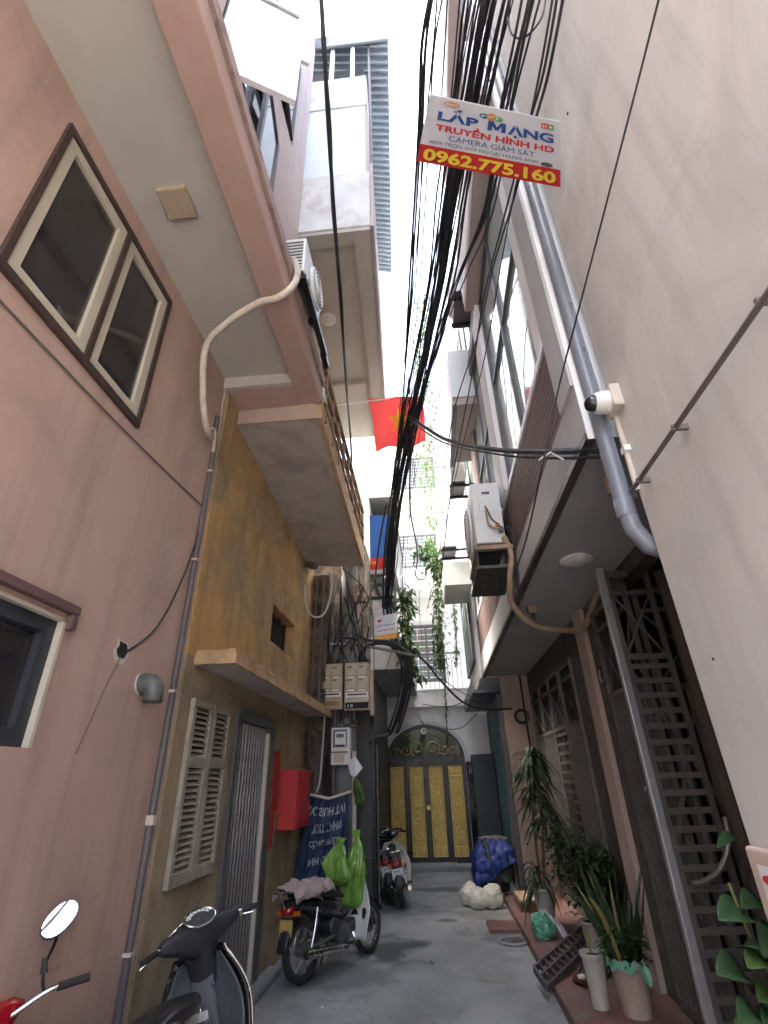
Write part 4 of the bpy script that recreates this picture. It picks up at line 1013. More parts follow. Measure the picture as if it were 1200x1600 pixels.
def dep(u, v, D): return CAMLOC + (RIGHT * (u - 600) + UP * (800 - v)) * (D / 774.41) + FWD * D
CABLES = 'overhead cables strung along the lane'
def cable(label, pts, r=.008, mt='cable', n=6, name='cable', k=6, group=CABLES):
    p = smooth_path(pts, k)
    mid = p[len(p) // 2]
    return tag(MB().ring(p, r, n).build(name, mt, smooth=True), label, 'cable', group)

# ================================================================ utility pole and what hangs on it
up = thing('utility_pole', 'weathered grey concrete utility pole standing behind the parked motorbikes', 'pole', (-1.24, 7.42, 0))
MB().ring([(-1.24, 7.42, -.05), (-1.22, 7.42, 2.4), (-1.20, 7.42, 4.7)], [.155, .145, .13], 18).build('shaft', 'pole', up, smooth=True)
for z in (3.35, 3.42, 2.2): MB().torus((-1.215, 7.42, z), .15, .014, 'z', 24, 6).build('clamp', 'steel_bar' if z == 3.35 else 'black_metal', up, smooth=True)
m = MB().bar((-1.35, 7.24, 3.38), (-.18, 7.30, 3.12), .035, .035); m.build('arm', 'pole', up)
m = MB().box(-1.45, -1.0, 7.235, 7.265, 3.32, 3.35); m.build('bracket', 'steel_bar', up)
MB().ring([(-1.36, 7.26, 3.2), (-1.37, 7.26, 0)], .028, 8).build('riser', 'pipe_grey', up, smooth=True)
MB().ring([(-1.09, 7.25, 1.9), (-1.09, 7.25, .2)], .03, 8).build('riser', 'plastic_dirty', up, smooth=True)
def meter_cabinet(label, x0, x1, z0, z1, y, openflap):
    t = thing('meter_cabinet', label, 'meter box', ((x0 + x1) / 2, y, z0), 'meter cabinets on the pole')
    MB().box(x0, x1, y, y + .14, z0, z1).build('case', 'meter_tan', t, bevel=.008)
    w = (x1 - x0); h = (z1 - z0)
    for i in range(2):
        for j in range(2):
            a = x0 + w * (.09 + .46 * i); c = z0 + h * (.44 + .28 * j)
            d = MB().box(a, a + w * .37, y - .02, y + .001, c, c + h * .23).build('meter_window', 'meter_door', t, bevel=.006)
            MB().box(a + .01, a + w * .2, y - .0225, y - .0201, c + h * .165, c + h * .2).build('dial', 'lcd', d)
            MB().box(a + .004, a + w * .3, y - .004, y - .001, c - h * .045, c - h * .012).build('tag', 'paper_white', t)
    m = MB().box(x0 + w * .05, x1 - w * .05, y - .012, y - .0005, z0 + h * .26, z0 + h * .36); m.build('label_strip', 'paper_white', t)
    MB().box(x0 + w * .12, x1 - w * .12, y - .016, y - .0125, z0 + h * .30, z0 + h * .335).build('label_print', 'bowl_brown', t)
    if openflap:
        MB().box(x0 + w * .05, x1 - w * .05, y - .006, y - .0005, z0 + h * .03, z0 + h * .15).build('slot', 'dark', t)
        lettering(t, '13', (x0 + w * .14, y - .009, z0 + h * .06), (1, 0, 0), (0, 0, 1), w * .2, h * .06, 'ink_white', .02)
        MB().hexa([(x0 + .01, y - .03, z0 + h * .15), (x1 - .01, y - .03, z0 + h * .15), (x1 - .01, y - .001, z0 + h * .25), (x0 + .01, y - .001, z0 + h * .25), (x0 + .01, y - .036, z0 + h * .16), (x1 - .01, y - .036, z0 + h * .16), (x1 - .01, y - .007, z0 + h * .255), (x0 + .01, y - .007, z0 + h * .255)]).build('flap', 'meter_door', t)
    else:
        MB().box(x0 + w * .07, x1 - w * .07, y - .010, y - .0005, z0 + h * .04, z0 + h * .22).build('flap', 'meter_tan', t, bevel=.004)
        MB().box(x0 + w * .15, x1 - w * .15, y - .013, y - .0105, z0 + h * .08, z0 + h * .17).build('flap_panel', 'rail_brown', t)
    return t
meter_cabinet('tan meter cabinet with four windows on the pole, nearer the ochre house', -1.56, -1.245, 2.42, 3.03, 7.14, False)
meter_cabinet('tan meter cabinet with four windows and an open slot, beside the black post', -1.215, -.865, 2.40, 3.03, 7.14, True)
t = thing('side_box', 'narrow tan cable box fixed to the edge of the meter cabinet', 'box', (-.84, 7.2, 2.35))
MB().box(-.862, -.81, 7.16, 7.30, 2.33, 2.93).build('case', 'meter_tan', t, bevel=.006)
MB().box(-.848, -.824, 7.152, 7.16, 2.60, 2.64).build('latch', 'steel_bar', t)
t = thing('digital_meter', 'single white electricity meter on the pole below the tan cabinets', 'meter', (-1.25, 7.2, 1.7))
MB().box(-1.39, -1.13, 7.16, 7.27, 1.74, 2.19).build('case', 'meter_white', t, bevel=.015)
MB().box(-1.36, -1.175, 7.152, 7.16, 1.95, 2.165).build('recess', 'ac_dark', t)
MB().box(-1.335, -1.19, 7.142, 7.152, 1.95, 2.14).build('face', 'meter_white', t, bevel=.004)
MB().box(-1.315, -1.215, 7.138, 7.142, 2.065, 2.11).build('display', 'lcd', t)
MB().box(-1.33, -1.20, 7.137, 7.142, 1.955, 1.98).build('bar_code', 'ink_black', t)
MB().box(-1.345, -1.21, 7.152, 7.16, 1.77, 1.87).build('terminal_cover', 'meter_door', t, bevel=.004)
MB().box(-1.39, -1.16, 7.145, 7.16, 1.885, 1.90).build('strap', 'rust', t)
t = thing('junction_box', 'small brown junction box high on the pole under the blue cloth', 'box', (-1.05, 7.35, 4.1))
MB().box(-1.12, -.93, 7.28, 7.42, 3.98, 4.26).build('case', 'hose_tan', t, bevel=.008)
MB().box(-1.06, -.99, 7.272, 7.28, 4.09, 4.11).build('seal', 'paper_white', t)
t = thing('paper_note', 'torn white paper caught beside the white meter', 'paper', (-1.08, 7.1, 1.72))
MB().add([(-1.16, 7.14, 1.78), (-1.06, 7.10, 1.84), (-.96, 7.13, 1.70), (-1.05, 7.09, 1.60), (-1.12, 7.12, 1.62)], [(0, 1, 3), (1, 2, 3), (0, 3, 4)]).build('sheet', 'paper_white', t, solid=.002)
random.seed(11)
# loose wires round the pole
for i in range(22):
    z0 = random.uniform(3.4, 4.9); z1 = random.uniform(2.2, 3.9); x0 = -1.2 + random.uniform(-.2, .35); x1 = -1.2 + random.uniform(-.25, .4)
    cable('loose black wire looping down the utility pole', [(x0, 7.22, z0), ((x0 + x1) / 2 + random.uniform(-.15, .15), 7.15, (z0 + z1) / 2 + random.uniform(-.3, .2)), (x1, 7.22, z1)], random.uniform(.006, .013), name='pole_wire', group='loose wires round the pole')
for i in range(7):
    x0 = -1.3 + i * .06; x1 = x0 + random.uniform(-.05, .12)
    cable('loose black wire looping below the meter cabinets', [(x0, 7.2, 2.42), (x0 + .03, 7.17, 2.30 + random.uniform(-.08, .03)), (x1 + .06, 7.18, 2.28 + random.uniform(-.08, .05)), (x1 + .1, 7.22, 2.42)], .010, name='pole_wire', group='loose wires under the meter cabinets')
cable('pale cable hanging in a loop from the ochre balcony corner', [(-1.4, 6.9, 4.36), (-1.38, 6.85, 4.0), (-1.45, 6.75, 3.65), (-1.6, 6.7, 3.6), (-1.69, 6.6, 3.75), (-1.70, 6.55, 4.0)], .014, 'cable_white', name='loop_cable')
cable('pale cable curling down beside the white meter', [(-1.47, 7.1, 2.4), (-1.49, 7.1, 1.9), (-1.52, 7.08, 1.5), (-1.62, 7.04, 1.36), (-1.66, 7.02, 1.40)], .013, 'cable_white', name='loop_cable')
# bracket cables: the thick drop from the arm to the white house
cable('thick black trunk of cables dropping from the pole arm to the arch', [at(604, 940, y=7.5), at(612, 1000, y=7.4), at(632, 1030, y=7.4), at(631, 1075, y=7.5), at(622, 1115, y=7.6), at(610, 1145, y=7.8), at(590, 1152, y=7.75), at(578, 1162, y=7.7)], .028, name='trunk_cable')
for i, (du, dv) in enumerate(((6, 3), (-6, 0), (4, -8), (10, 2))):
    cable('black cable lashed to the trunk below the pole arm', [at(604 + du, 940, y=7.45), at(612 + du, 1000 + dv, y=7.38), at(632 + du, 1032, y=7.36), at(631 + du, 1075, y=7.45), at(622 + du, 1115, y=7.55), at(612 + du, 1143 + dv, y=7.7)], .016, name='trunk_strand')
cable('black cable curving off the pole to its arm', [at(560, 1045, y=7.3), at(568, 1015, y=7.28), at(590, 1005, y=7.28), at(615, 1010, y=7.3), at(628, 1028, y=7.3)], .028, name='arm_cable')
cable('black cable lying along the pole arm', [at(555, 990, y=7.3), at(575, 1000, y=7.27), at(610, 1003, y=7.27), at(640, 1020, y=7.3)], .022, name='arm_cable')
cable('black cable sagging from the pole arm to the slab of the far house', [at(640, 1012, y=7.4), at(665, 1035, y=7.8), at(690, 1065, y=8.2), at(725, 1098, y=8.7), at(765, 1108, y=8.95), at(800, 1107, y=8.99)], .017, name='span_cable')
cable('thin black cable beside the sagging span to the far house', [at(640, 1015, y=7.4), at(672, 1040, y=7.8), at(710, 1075, y=8.4), at(740, 1090, y=8.8), at(775, 1103, y=8.97)], .006, name='span_cable')
for u0, v0, u1, v1 in ((700, 1140, 745, 1115), (655, 1120, 690, 1155), (660, 1100, 740, 1090)):
    cable('thin dark wire hanging in front of the white arch', [at(u0, v0, y=11.5), at((u0 + u1) / 2, (v0 + v1) / 2 + 9, y=11), at(u1, v1, y=10)], .007, name='arch_wire', group='wires before the white arch')

# ================================================================ overhead cables
random.seed(5)
core = [(790, -120, 1.0), (762, 0, 1.18), (735, 150, 1.7), (708, 300, 2.35), (688, 440, 3.2), (655, 590, 4.4), (634, 690, 5.3), (617, 790, 6.2), (609, 870, 6.9), (604, 950, 7.5)]
def bundle(jit, seed, r, label, width=1.0, nm='cable', mt='cable', core=core):
    rn = random.Random(seed); a, b = rn.uniform(-jit, jit), rn.uniform(-.6, .6) * jit
    pts = []
    for i, (u, v, y) in enumerate(core):
        k = 1 - .55 * i / len(core)
        pts.append(at(u, v, y=y) + Vector((a * k + rn.uniform(-.022, .022), 0, b * k * .7 + rn.uniform(-.02, .02))))
    return cable(label, pts, r, mt, 6, nm, 5)
for i in range(26): bundle((.055, .15)[i % 2], 100 + i, random.choice((.006, .008, .010, .013, .016)) * (1, .7)[i % 2], 'black cable in the thick bundle running over the lane to the pole')
core2 = [(690, -60, 1.0), (672, 60, 1.3), (664, 180, 1.8), (655, 320, 2.5), (645, 470, 3.5), (632, 600, 4.6), (622, 720, 5.6), (612, 850, 6.7), (604, 945, 7.5)]
for i in range(7): bundle(.05, 300 + i, random.uniform(.005, .011), 'black cable in the thinner strand nearest the open sky', core=core2)
core3 = [(850, -80, .95), (815, 60, 1.25), (790, 180, 1.7), (760, 330, 2.5), (722, 430, 3.3), (690, 520, 4.3), (660, 620, 5.2), (632, 740, 6.0), (606, 940, 7.5)]
for i in range(5): bundle(.06, 400 + i, random.uniform(.005, .010), 'black cable on the house side of the thick bundle', core=core3)
loose = [
    ([(885, -30, .9), (858, 110, 1.2), (836, 190, 1.5), (800, 320, 2.2), (770, 420, 3.0), (745, 530, 4.2), (710, 640, 5.5), (690, 760, 7)], .008),
    ([(875, -30, .92), (850, 110, 1.22), (825, 200, 1.5), (790, 330, 2.2), (755, 470, 3.2), (735, 600, 4.2), (705, 760, 5.5), (690, 900, 7)], .007),
    ([(868, -30, .9), (842, 120, 1.22), (806, 290, 2.0), (785, 400, 2.9), (757, 560, 4.0), (722, 700, 5.3), (700, 800, 6.2), (668, 950, 8)], .006),
    ([(1034, -20, .75), (1000, 115, .95), (965, 250, 1.15), (930, 385, 1.4), (900, 500, 1.65), (872, 610, 2.0), (845, 740, 2.05), (820, 850, 3.0), (800, 905, 4)], .0045),
    ([(700, -20, 1.1), (690, 150, 1.7), (676, 330, 2.6), (660, 500, 3.8), (650, 640, 5), (640, 800, 7), (628, 960, 8.2)], .005),
    ([(720, -20, 1.1), (705, 150, 1.7), (690, 300, 2.4), (676, 460, 3.4), (660, 640, 5), (645, 760, 6.5), (632, 900, 8)], .005),
    ([(682, 640, 5), (668, 720, 5.8), (660, 820, 7), (655, 940, 9), (660, 1010, 11)], .0045),
    ([(700, 520, 4.5), (682, 640, 5.4), (662, 690, 6), (640, 790, 7), (625, 900, 8)], .0045),
    ([(640, 600, 4.6), (636, 720, 5.6), (630, 860, 6.9), (628, 1010, 7.6)], .006),
    ([(648, 620, 4.9), (640, 780, 6.3), (652, 860, 7.4), (650, 900, 8), (662, 905, 8.2), (668, 895, 8.4)], .014),
    ([(604, 790, 6.1), (596, 830, 6.6), (590, 870, 7.0), (586, 900, 7.2), (575, 940, 7.2), (562, 960, 7.2)], .014),
    ([(612, 760, 6.0), (622, 860, 6.9), (612, 930, 7.3), (618, 990, 7.5), (600, 1055, 7.6)], .006),
]
LL = ['thin black cable slung past the sign toward the far house', 'thin black cable crossing beside the drain pipe', 'thin black cable crossing in front of the townhouse glazing', 'fine black wire running down across the blank right-hand wall',
      'fine cable left of the thick bundle', 'fine cable close beside the thick bundle', 'fine wire hanging down toward the white house balcony', 'fine wire slanting behind the flag', 'fine wire falling beside the bundle to the pole arm',
      'pale grey hose hanging in a hook below the bundle', 'black cable bowing off the bundle to the pole top', 'fine wire dangling below the small notice']
for (pl, r), lb in zip(loose, LL): cable(lb, [at(u, v, y=y) for u, v, y in pl], r, 'cable_grey' if 'hose' in lb else 'cable', 6, 'cable')
cable('looping black cable beside the bundle at the top', [at(800, -30, y=1.2), at(795, 40, y=1.25), at(815, 60, y=1.25), at(845, 30, y=1.2), at(855, -20, y=1.15)], .006)
cable('thick twisted black cable hanging alone on the left side', [at(498, -60, y=1.2), at(506, 60, y=1.5), at(513, 200, y=2.0), at(522, 330, y=2.6), at(532, 470, y=3.5), at(541, 590, y=4.8), at(548, 696, y=6.6), at(552, 790, y=8.2)], .016, name='twisted_cable', group=None)
cable('second strand of the twisted cable on the left side', [at(501, -60, y=1.19), at(504, 60, y=1.5), at(516, 200, y=2.0), at(520, 330, y=2.58), at(534, 470, y=3.5), at(540, 590, y=4.78), at(549, 696, y=6.6), at(551, 790, y=8.2)], .013, name='twisted_cable', group=None)
cable('thick black cable slung from the bundle to the townhouse corner', [at(640, 650, y=4.9), at(665, 668, y=4.5), at(700, 688, y=3.9), at(770, 702, y=3.2), at(850, 706, y=2.6), at(948, 702, x=.93)], .020)
cable('second black cable slung from the bundle to the townhouse corner', [at(640, 655, y=4.88), at(690, 690, y=3.9), at(780, 710, y=3.1), at(860, 716, y=2.55), at(948, 714, x=.93)], .009)
cable('thin wire sagging across the pink wall toward the corner', [(PX + .01, 1.0, 3.40), (PX + .01, 2.2, 3.44), (PX + .012, 3.3, 3.52)], .006, 'pipe_brown')
cable('thin black wire hanging from the corner to the hole in the pink wall', [(PX + .02, 3.33, 3.3), (PX + .02, 3.2, 2.85), (PX + .015, 3.0, 2.45), (PX + .005, 2.75, 2.24)], .006)
cable('faint wire trailing down the pink wall below the hole', [(PX + .006, 2.70, 2.20), (PX + .006, 2.62, 2.0), (PX + .006, 2.52, 1.7)], .003, 'pipe_brown')
# ================================================================ advertising board on the cables
TL, TR, BR, BL = dep(672, 147, 2.62), dep(875, 190, 2.66), dep(876, 292, 2.96), dep(651, 251, 2.92)
def sp(s, t, off=0.):
    p = (BL * (1 - s) + BR * s) * (1 - t) + (TL * (1 - s) + TR * s) * t
    n = (BR - BL).cross(TL - BL).normalized()
    return p + n * (.02 * math.sin(s * math.pi) * 0 + off)
nn = (BR - BL).cross(TL - BL).normalized(); sg = 1 if nn.dot(CAMLOC - TL) > 0 else -1
ad = thing('advert_board', 'white and red advertising board hung on the cables, phone number in yellow', 'sign', tuple(sp(.5, 0)))
MB().grid(lambda a, b: sp(a, b), 6, 4).build('board', 'sign_white', ad, solid=.006)
MB().grid(lambda a, b: sp(a, .0 + .285 * b, sg * .005), 6, 1).build('red_band', 'sign_red', ad)
f = lambda s, t: sp(s, t, sg * .009)
def ell(mt, s, t, rs, rt): MB().add([f(s + rs * math.cos(k * math.pi / 10), t + rt * math.sin(k * math.pi / 10)) for k in range(20)], [tuple(range(20))]).build('logo_mark', mt, ad)
letters_on(ad, '0962.775.160', f, .035, .045, .93, .20, 'ink_yellow', .035)
letters_on(ad, 'XEM TRỌN GÓI NGOẠI HẠNG ANH', f, .055, .315, .78, .075, 'ink_dark', 0)
letters_on(ad, 'CAMERA GIÁM SÁT', f, .19, .415, .62, .10, 'ink_blue', 0)
letters_on(ad, 'TRUYỀN HÌNH HD', f, .085, .535, .87, .145, 'ink_red', .035)
letters_on(ad, 'LẮP', f, .085, .69, .30, .19, 'ink_blue', .035)
glyph_on(ad, BOLD_M, f, .455, .685, .135, .135, 'ink_blue'); letters_on(ad, 'ẠNG', f, .605, .645, .345, .175, 'ink_blue', .035)
ell('ink_blue', .42, .87, .035, .035); ell('ink_orange', .475, .875, .04, .05); ell('ink_green', .53, .865, .035, .035)
ell('ink_orange', .175, .935, .06, .035)
letters_on(ad, 'net', lambda s, t: sp(s, t, sg * .012), .13, .915, .09, .04, 'ink_white', .02)
letters_on(ad, 'FPT', lambda s, t: sp(s, t, sg * .012), .40, .855, .15, .035, 'ink_white', .02)
MB().grid(lambda a, b: sp(.855 + .06 * a, .865 + .075 * b, sg * .007), 1, 1).build('logo_mark', 'ink_red', ad)
MB().grid(lambda a, b: sp(.917 + .035 * a, .865 + .075 * b, sg * .007), 1, 1).build('logo_mark', 'ink_green', ad)
letters_on(ad, 'K+', f, .865, .88, .08, .045, 'ink_white', .02)
ell('cable_grey', .90, .335, .045, .035)
# small notice on the pole arm
t = thing('notice_board', 'small white notice with an orange strip on the pole arm', 'sign', tuple(at(602, 1000, y=7.33)))
n0, n1, n2, n3 = at(584, 1003, y=7.30), at(621, 997, y=7.34), at(619, 958, y=7.34), at(586, 964, y=7.30)
def np_(s, t_, off=0): p = (n0 * (1 - s) + n1 * s) * (1 - t_) + (n3 * (1 - s) + n2 * s) * t_; return p + Vector((0, -off, 0))
MB().grid(lambda a, b: np_(a, b), 1, 1).build('board', 'sign_white', t, solid=.006)
MB().grid(lambda a, b: np_(a, .22 * b, .005), 1, 1).build('orange_band', 'ink_orange', t)
letters_on(t, 'LẮP MẠNG', lambda a, b: np_(a, b, .008), .08, .52, .84, .14, 'ink_blue', 0)
letters_on(t, 'TRUYỀN HÌNH', lambda a, b: np_(a, b, .008), .12, .36, .76, .09, 'ink_red', .03)
letters_on(t, '0962.775.160', lambda a, b: np_(a, b, .009), .06, .04, .88, .13, 'ink_yellow', .03)
MB().add([np_(.22 + .1 * math.cos(k * math.pi / 6), .80 + .06 * math.sin(k * math.pi / 6), .008) for k in range(12)], [tuple(range(12))]).build('logo_mark', 'ink_red', t)
# flag
fg = thing('flag', 'red flag with a yellow star hanging over the lane', 'flag', tuple(at(572, 622, y=5.6)))
F0, F1, F2, F3 = at(574, 622, y=5.65), at(658, 620, y=5.95), at(668, 692, y=5.95), at(590, 705, y=5.62)
def flag(s, t_, off=0):
    p = (F0 * (1 - s) + F1 * s) * (1 - t_) + (F3 * (1 - s) + F2 * s) * t_
    return p + Vector((.02 * math.sin(t_ * 5), .05 * math.sin(s * 8 + t_ * 2.5) * (.35 + .65 * t_) - off, .015 * math.sin(s * 9) * t_))
MB().grid(lambda a, b: flag(a, b), 24, 18).build('cloth', 'flag_red', fg, smooth=True)
m = MB(); pts = []
for k in range(10):
    r_ = .27 if k % 2 == 0 else .11; a = -math.pi / 2 + k * math.pi / 5; pts.append((.5 + r_ * .85 * math.cos(a), .5 + r_ * math.sin(a)))
for k in range(10):
    a, b = pts[k], pts[(k + 1) % 10]
    for i in range(5):
        for (p, q) in ((i / 5, (i + 1) / 5),):
            L_ = lambda w_, e: ((.5 + (e[0] - .5) * w_), (.5 + (e[1] - .5) * w_))
            m.add([flag(*L_(p, a), .006), flag(*L_(q, a), .006), flag(*L_(q, b), .006), flag(*L_(p, b), .006)], [(0, 1, 2, 3)])
m.build('star', 'flag_yellow', fg, smooth=True)
MB().ring([at(505, 634, y=5.4), at(660, 619, y=5.98)], .012, 8).build('staff', 'plastic_white', fg)

# ================================================================ air conditioners
def ac_unit(label, x0, x1, y0, y1, z0, z1, fan_side, bracket=True, extra=None, under='ac_dark', group='outdoor air conditioning units'):
    t = thing('ac_unit', label, 'air conditioner', ((x0 + x1) / 2, (y0 + y1) / 2, z0), group)
    MB().box(x0, x1, y0, y1, z0 + .012, z1).build('case', 'ac_white', t, bevel=.018)
    MB().box(x0 + .01, x1 - .01, y0 + .01, y1 - .01, z0, z0 + .011).build('base_pan', under, t)
    xf = x0 - .004 if fan_side < 0 else x1 + .004; cy, cz = y0 + (y1 - y0) * .6, (z0 + z1) / 2; rr = min(y1 - y0, z1 - z0) * .42
    MB().lathe((xf, cy, cz), [(rr, 0), (rr, fan_side * .02), (rr * .92, fan_side * .03)], 28, 'x').build('fan_shroud', 'ac_white', t, smooth=True)
    MB().lathe((xf + fan_side * .031, cy, cz), [(rr * .9, 0), (rr * .9, fan_side * .002)], 28, 'x').build('fan_opening', 'ac_dark', t)
    for k in range(1, 6): MB().torus((xf + fan_side * .036, cy, cz), rr * k / 6.2, .006, 'x', 28, 5).build('guard_ring', 'ac_white', t, smooth=True)
    if bracket:
        xw = x1 + .25 if fan_side < 0 else x0 - .08
        for y in (y0 + .08, y1 - .12): MB().box(min(x0 - .02, xw), max(x1 + .02, xw), y, y + .04, z0 - .045, z0 - .001).build('bracket_arm', 'black_metal', t)
    return t
a1 = ac_unit('white air conditioner hung on the ledge of the pink house', -1.06, -.79, 2.48, 3.05, 5.12, 5.55, 1)
for i in range(9): MB().box(-1.04, -.81, 2.474, 2.479, 5.16 + .04 * i, 5.175 + .04 * i).build('fin', 'ac_dark', a1)
MB().box(-.88, -.56, 2.98, 3.03, 4.45, 4.78).build('bracket_strut', 'black_metal', a1) if False else None
m = MB(); m.bar((-.87, 2.55, 5.08), (-.78, 2.55, 5.08), .03, .05); m.bar((-.80, 2.5, 5.08), (-.79, 3.3, 5.06), .05, .05); m.bar((-.80, 3.28, 5.06), (-.80, 3.45, 5.04), .05, .05); m.build('bracket_frame', 'black_metal', a1)
a2 = ac_unit('large white air conditioner on the townhouse front, wires spilling from its side', .53, .82, 4.50, 5.30, 3.56, 4.26, -1, extra=True)
MB().box(.60, .78, 4.494, 4.5, 3.92, 4.18).build('service_panel', 'ac_white', a2, bevel=.003)
MB().box(.64, .72, 4.488, 4.494, 4.12, 4.145).build('handle_slot', 'ac_dark', a2)
MB().ring(smooth_path([(.66, 4.49, 3.98), (.66, 4.47, 3.86), (.67, 4.46, 3.75), (.74, 4.46, 3.70), (.80, 4.47, 3.72)]), .012, 6).build('wire', 'hose_tan', a2, smooth=True)
MB().ring(smooth_path([(.67, 4.49, 3.96), (.70, 4.46, 3.82), (.76, 4.45, 3.74), (.80, 4.47, 3.70)]), .007, 6).build('wire', 'cable', a2, smooth=True)
MB().lathe((.78, 4.49, 3.69), [(.028, 0), (.028, -.05)], 10, 'y').build('valve', 'engine', a2)
MB().lathe((.75, 4.49, 3.75), [(.02, 0), (.02, -.04)], 10, 'y').build('valve', 'ink_orange', a2)
m = MB(); m.bar((.50, 4.46, 3.50), (.90, 4.46, 3.50), .05, .04); m.bar((.50, 5.25, 3.50), (.90, 5.25, 3.50), .05, .04); m.bar((.52, 4.46, 3.50), (.52, 5.25, 3.50), .04, .04); m.build('shelf_frame', 'hose_tan', a2)
m = MB(); m.box(.50, .86, 4.48, 5.32, 3.30, 3.33); m.build('lower_tray', 'green_dark_panel', a2)
m = MB(); m.box(.52, .82, 5.28, 5.30, 3.33, 3.54); m.bar((.52, 4.5, 3.33), (.52, 4.5, 3.5), .015, .015); m.bar((.84, 4.5, 3.33), (.84, 4.5, 3.5), .015, .015); m.build('tray_back', 'green_dark_panel', a2)
ac_unit('air conditioner seen from beneath, highest on the townhouse front', .66, .98, 4.62, 5.28, 7.42, 7.95, -1, under='ac_dark')
ac_unit('air conditioner below the white balcony box of the townhouse', .55, .80, 7.25, 7.85, 5.98, 6.5, -1)
ac_unit('air conditioner low on the far house near the hanging vine', .34, .62, 8.3, 8.9, 5.25, 5.85, -1)
# insulated hoses
def hose(label, pts, r, mt): return tag(MB().ring(smooth_path(pts, 8), r, 10).build('insulated_hose', mt, smooth=True), label, 'hose')
hose('pale wrapped hose looping from the left air conditioner to the pink wall', [(-.86, 2.44, 5.2), (-.82, 2.42, 5.02), (-.84, 2.40, 4.84), (-.95, 2.4, 4.72), (-1.1, 2.4, 4.68), (-1.35, 2.48, 4.60), (-1.55, 2.6, 4.50), (-1.62, 2.80, 4.25), (-1.64, 2.95, 4.08), (-1.66, 3.10, 4.05), (-1.70, 3.2, 4.12), (PX, 3.2, 4.2)], .026, 'hose_white')
hose('white tail of hose dropping down the pink corner into the conduit', [(PX + .01, 3.22, 4.2), (PX + .025, 3.27, 4.25), (PX + .025, 3.31, 4.18), (PX + .022, 3.33, 4.05)], .016, 'hose_white')
hose('tan wrapped hose swinging under the townhouse overhang from the air conditioner', [(.80, 4.5, 3.62), (.84, 4.47, 3.42), (.80, 4.5, 3.2), (.82, 4.7, 3.0), (1.02, 4.85, 2.83), (1.3, 4.95, 2.80), (1.52, 5.05, 2.82), (1.60, 4.95, 2.95), (1.60, 4.7, 3.03), (1.62, 4.5, 3.05)], .030, 'hose_tan')
for i in range(4):
    cable('black wire looping behind the large air conditioner', [(.84 + .01 * i, 4.5, 3.75), (.87, 4.45 - .02 * i, 3.5), (.85, 4.5, 3.25 - .05 * i), (.875, 4.6, 3.35), (.87, 4.7, 3.6)], .008, name='ac_wire', group='wires behind the large air conditioner')
# lamps, fittings
def round_light(label, c, r=.12):
    t = thing('ceiling_light', label, 'light', c); MB().lathe(c, [(r, 0), (r, -.02), (r * .8, -.04), (r * .2, -.05)], 24).build('shade', 'lamp_white', t, smooth=True)
    MB().torus((c[0], c[1], c[2] - .012), r * 1.02, .008, 'z', 24, 6).build('rim', 'white_frame', t, smooth=True)
round_light('round ceiling light under the top slab of the ochre house', (-1.09, 4.69, 7.2), .10)
round_light('round ceiling light under the overhang by the near gate', (1.22, 3.82, 3.08), .12)
t = thing('bulb_holder', 'dusty bulb holder hanging at the near corner of the overhang', 'light', (1.05, 2.42, 3.0))
MB().lathe((1.05, 2.42, 2.95), [(.032, -.07), (.034, .03), (.02, .05), (.012, .06)], 14).build('socket', 'hose_tan', t, smooth=True)
MB().lathe((1.05, 2.42, 3.0), [(.012, 0), (.012, .08)], 8).build('stem', 'pipe_grey', t)
t = thing('ceiling_camera', 'small tan security camera under the edge of the overhang', 'security camera', (1.05, 5.0, 3.0))
MB().box(1.02, 1.10, 5.0, 5.08, 3.0, 3.08).build('back_box', 'hose_tan', t, bevel=.006)
MB().ring([(1.06, 5.0, 2.98), (1.05, 4.95, 2.93)], .022, 12).build('body', 'ac_dark', t, smooth=True)
t = thing('bullet_camera', 'small dark security camera under the balcony of the ochre house', 'security camera', (-1.6, 6.7, 4.3))
MB().ring([(-1.69, 6.62, 4.34), (-1.60, 6.55, 4.30), (-1.54, 6.50, 4.27)], [.03, .05, .045], 12).build('body', 'pipe_grey', t, smooth=True)
MB().lathe((-1.66, 6.64, 4.36), [(.04, 0), (.04, .04)], 12).build('mount', 'pipe_grey', t)
t = thing('cable_tie_ends', 'white cable tags on the slung cable by the townhouse corner', 'cable tag', tuple(at(860, 714, y=2.5)))
m = MB(); m.bar(at(842, 719, y=2.55), at(862, 706, y=2.5), .012, .006); m.bar(at(862, 708, y=2.5), at(880, 718, y=2.4), .010, .006); m.build('tag_strip', 'plastic_white', t)
# red couplets and box on the ochre wall
t = thing('red_box', 'red metal box fixed to the ochre wall beside the steel door', 'box', (-1.66, 6.25, 1.1))
MB().box(YX, -1.52, 5.98, 6.62, 1.12, 1.68).build('case', 'red_box', t, bevel=.008)
MB().box(-1.52, -1.512, 6.03, 6.57, 1.16, 1.64).build('door', 'red_box', t, bevel=.003)
MB().box(-1.512, -1.50, 6.50, 6.53, 1.36, 1.44).build('handle', 'black_metal', t)
for nm, (a, b, c, d), lb in (('red_paper', (5.66, 5.95, 1.30, 1.86), 'wide strip of faded red paper on the ochre wall above the box'), ('red_paper', (5.70, 5.86, .98, 1.295), 'narrow strip of red paper on the ochre wall below the wide one')):
    t = thing(nm, lb, 'paper', (YX, (a + b) / 2, c), 'red papers on the ochre wall')
    MB().fbox(LW(YX), a, b, c, d, -.004, -.001).build('sheet', 'red_paper', t)
    for k in range(3): MB().fbox(LW(YX), a + (b - a) * (.2 + .22 * k), a + (b - a) * (.3 + .22 * k), c + (d - c) * .12, c + (d - c) * (.75 - .1 * k), -.006, -.0045).build('print_mark', 'lens_orange', t) if k < 1 else None
MB()
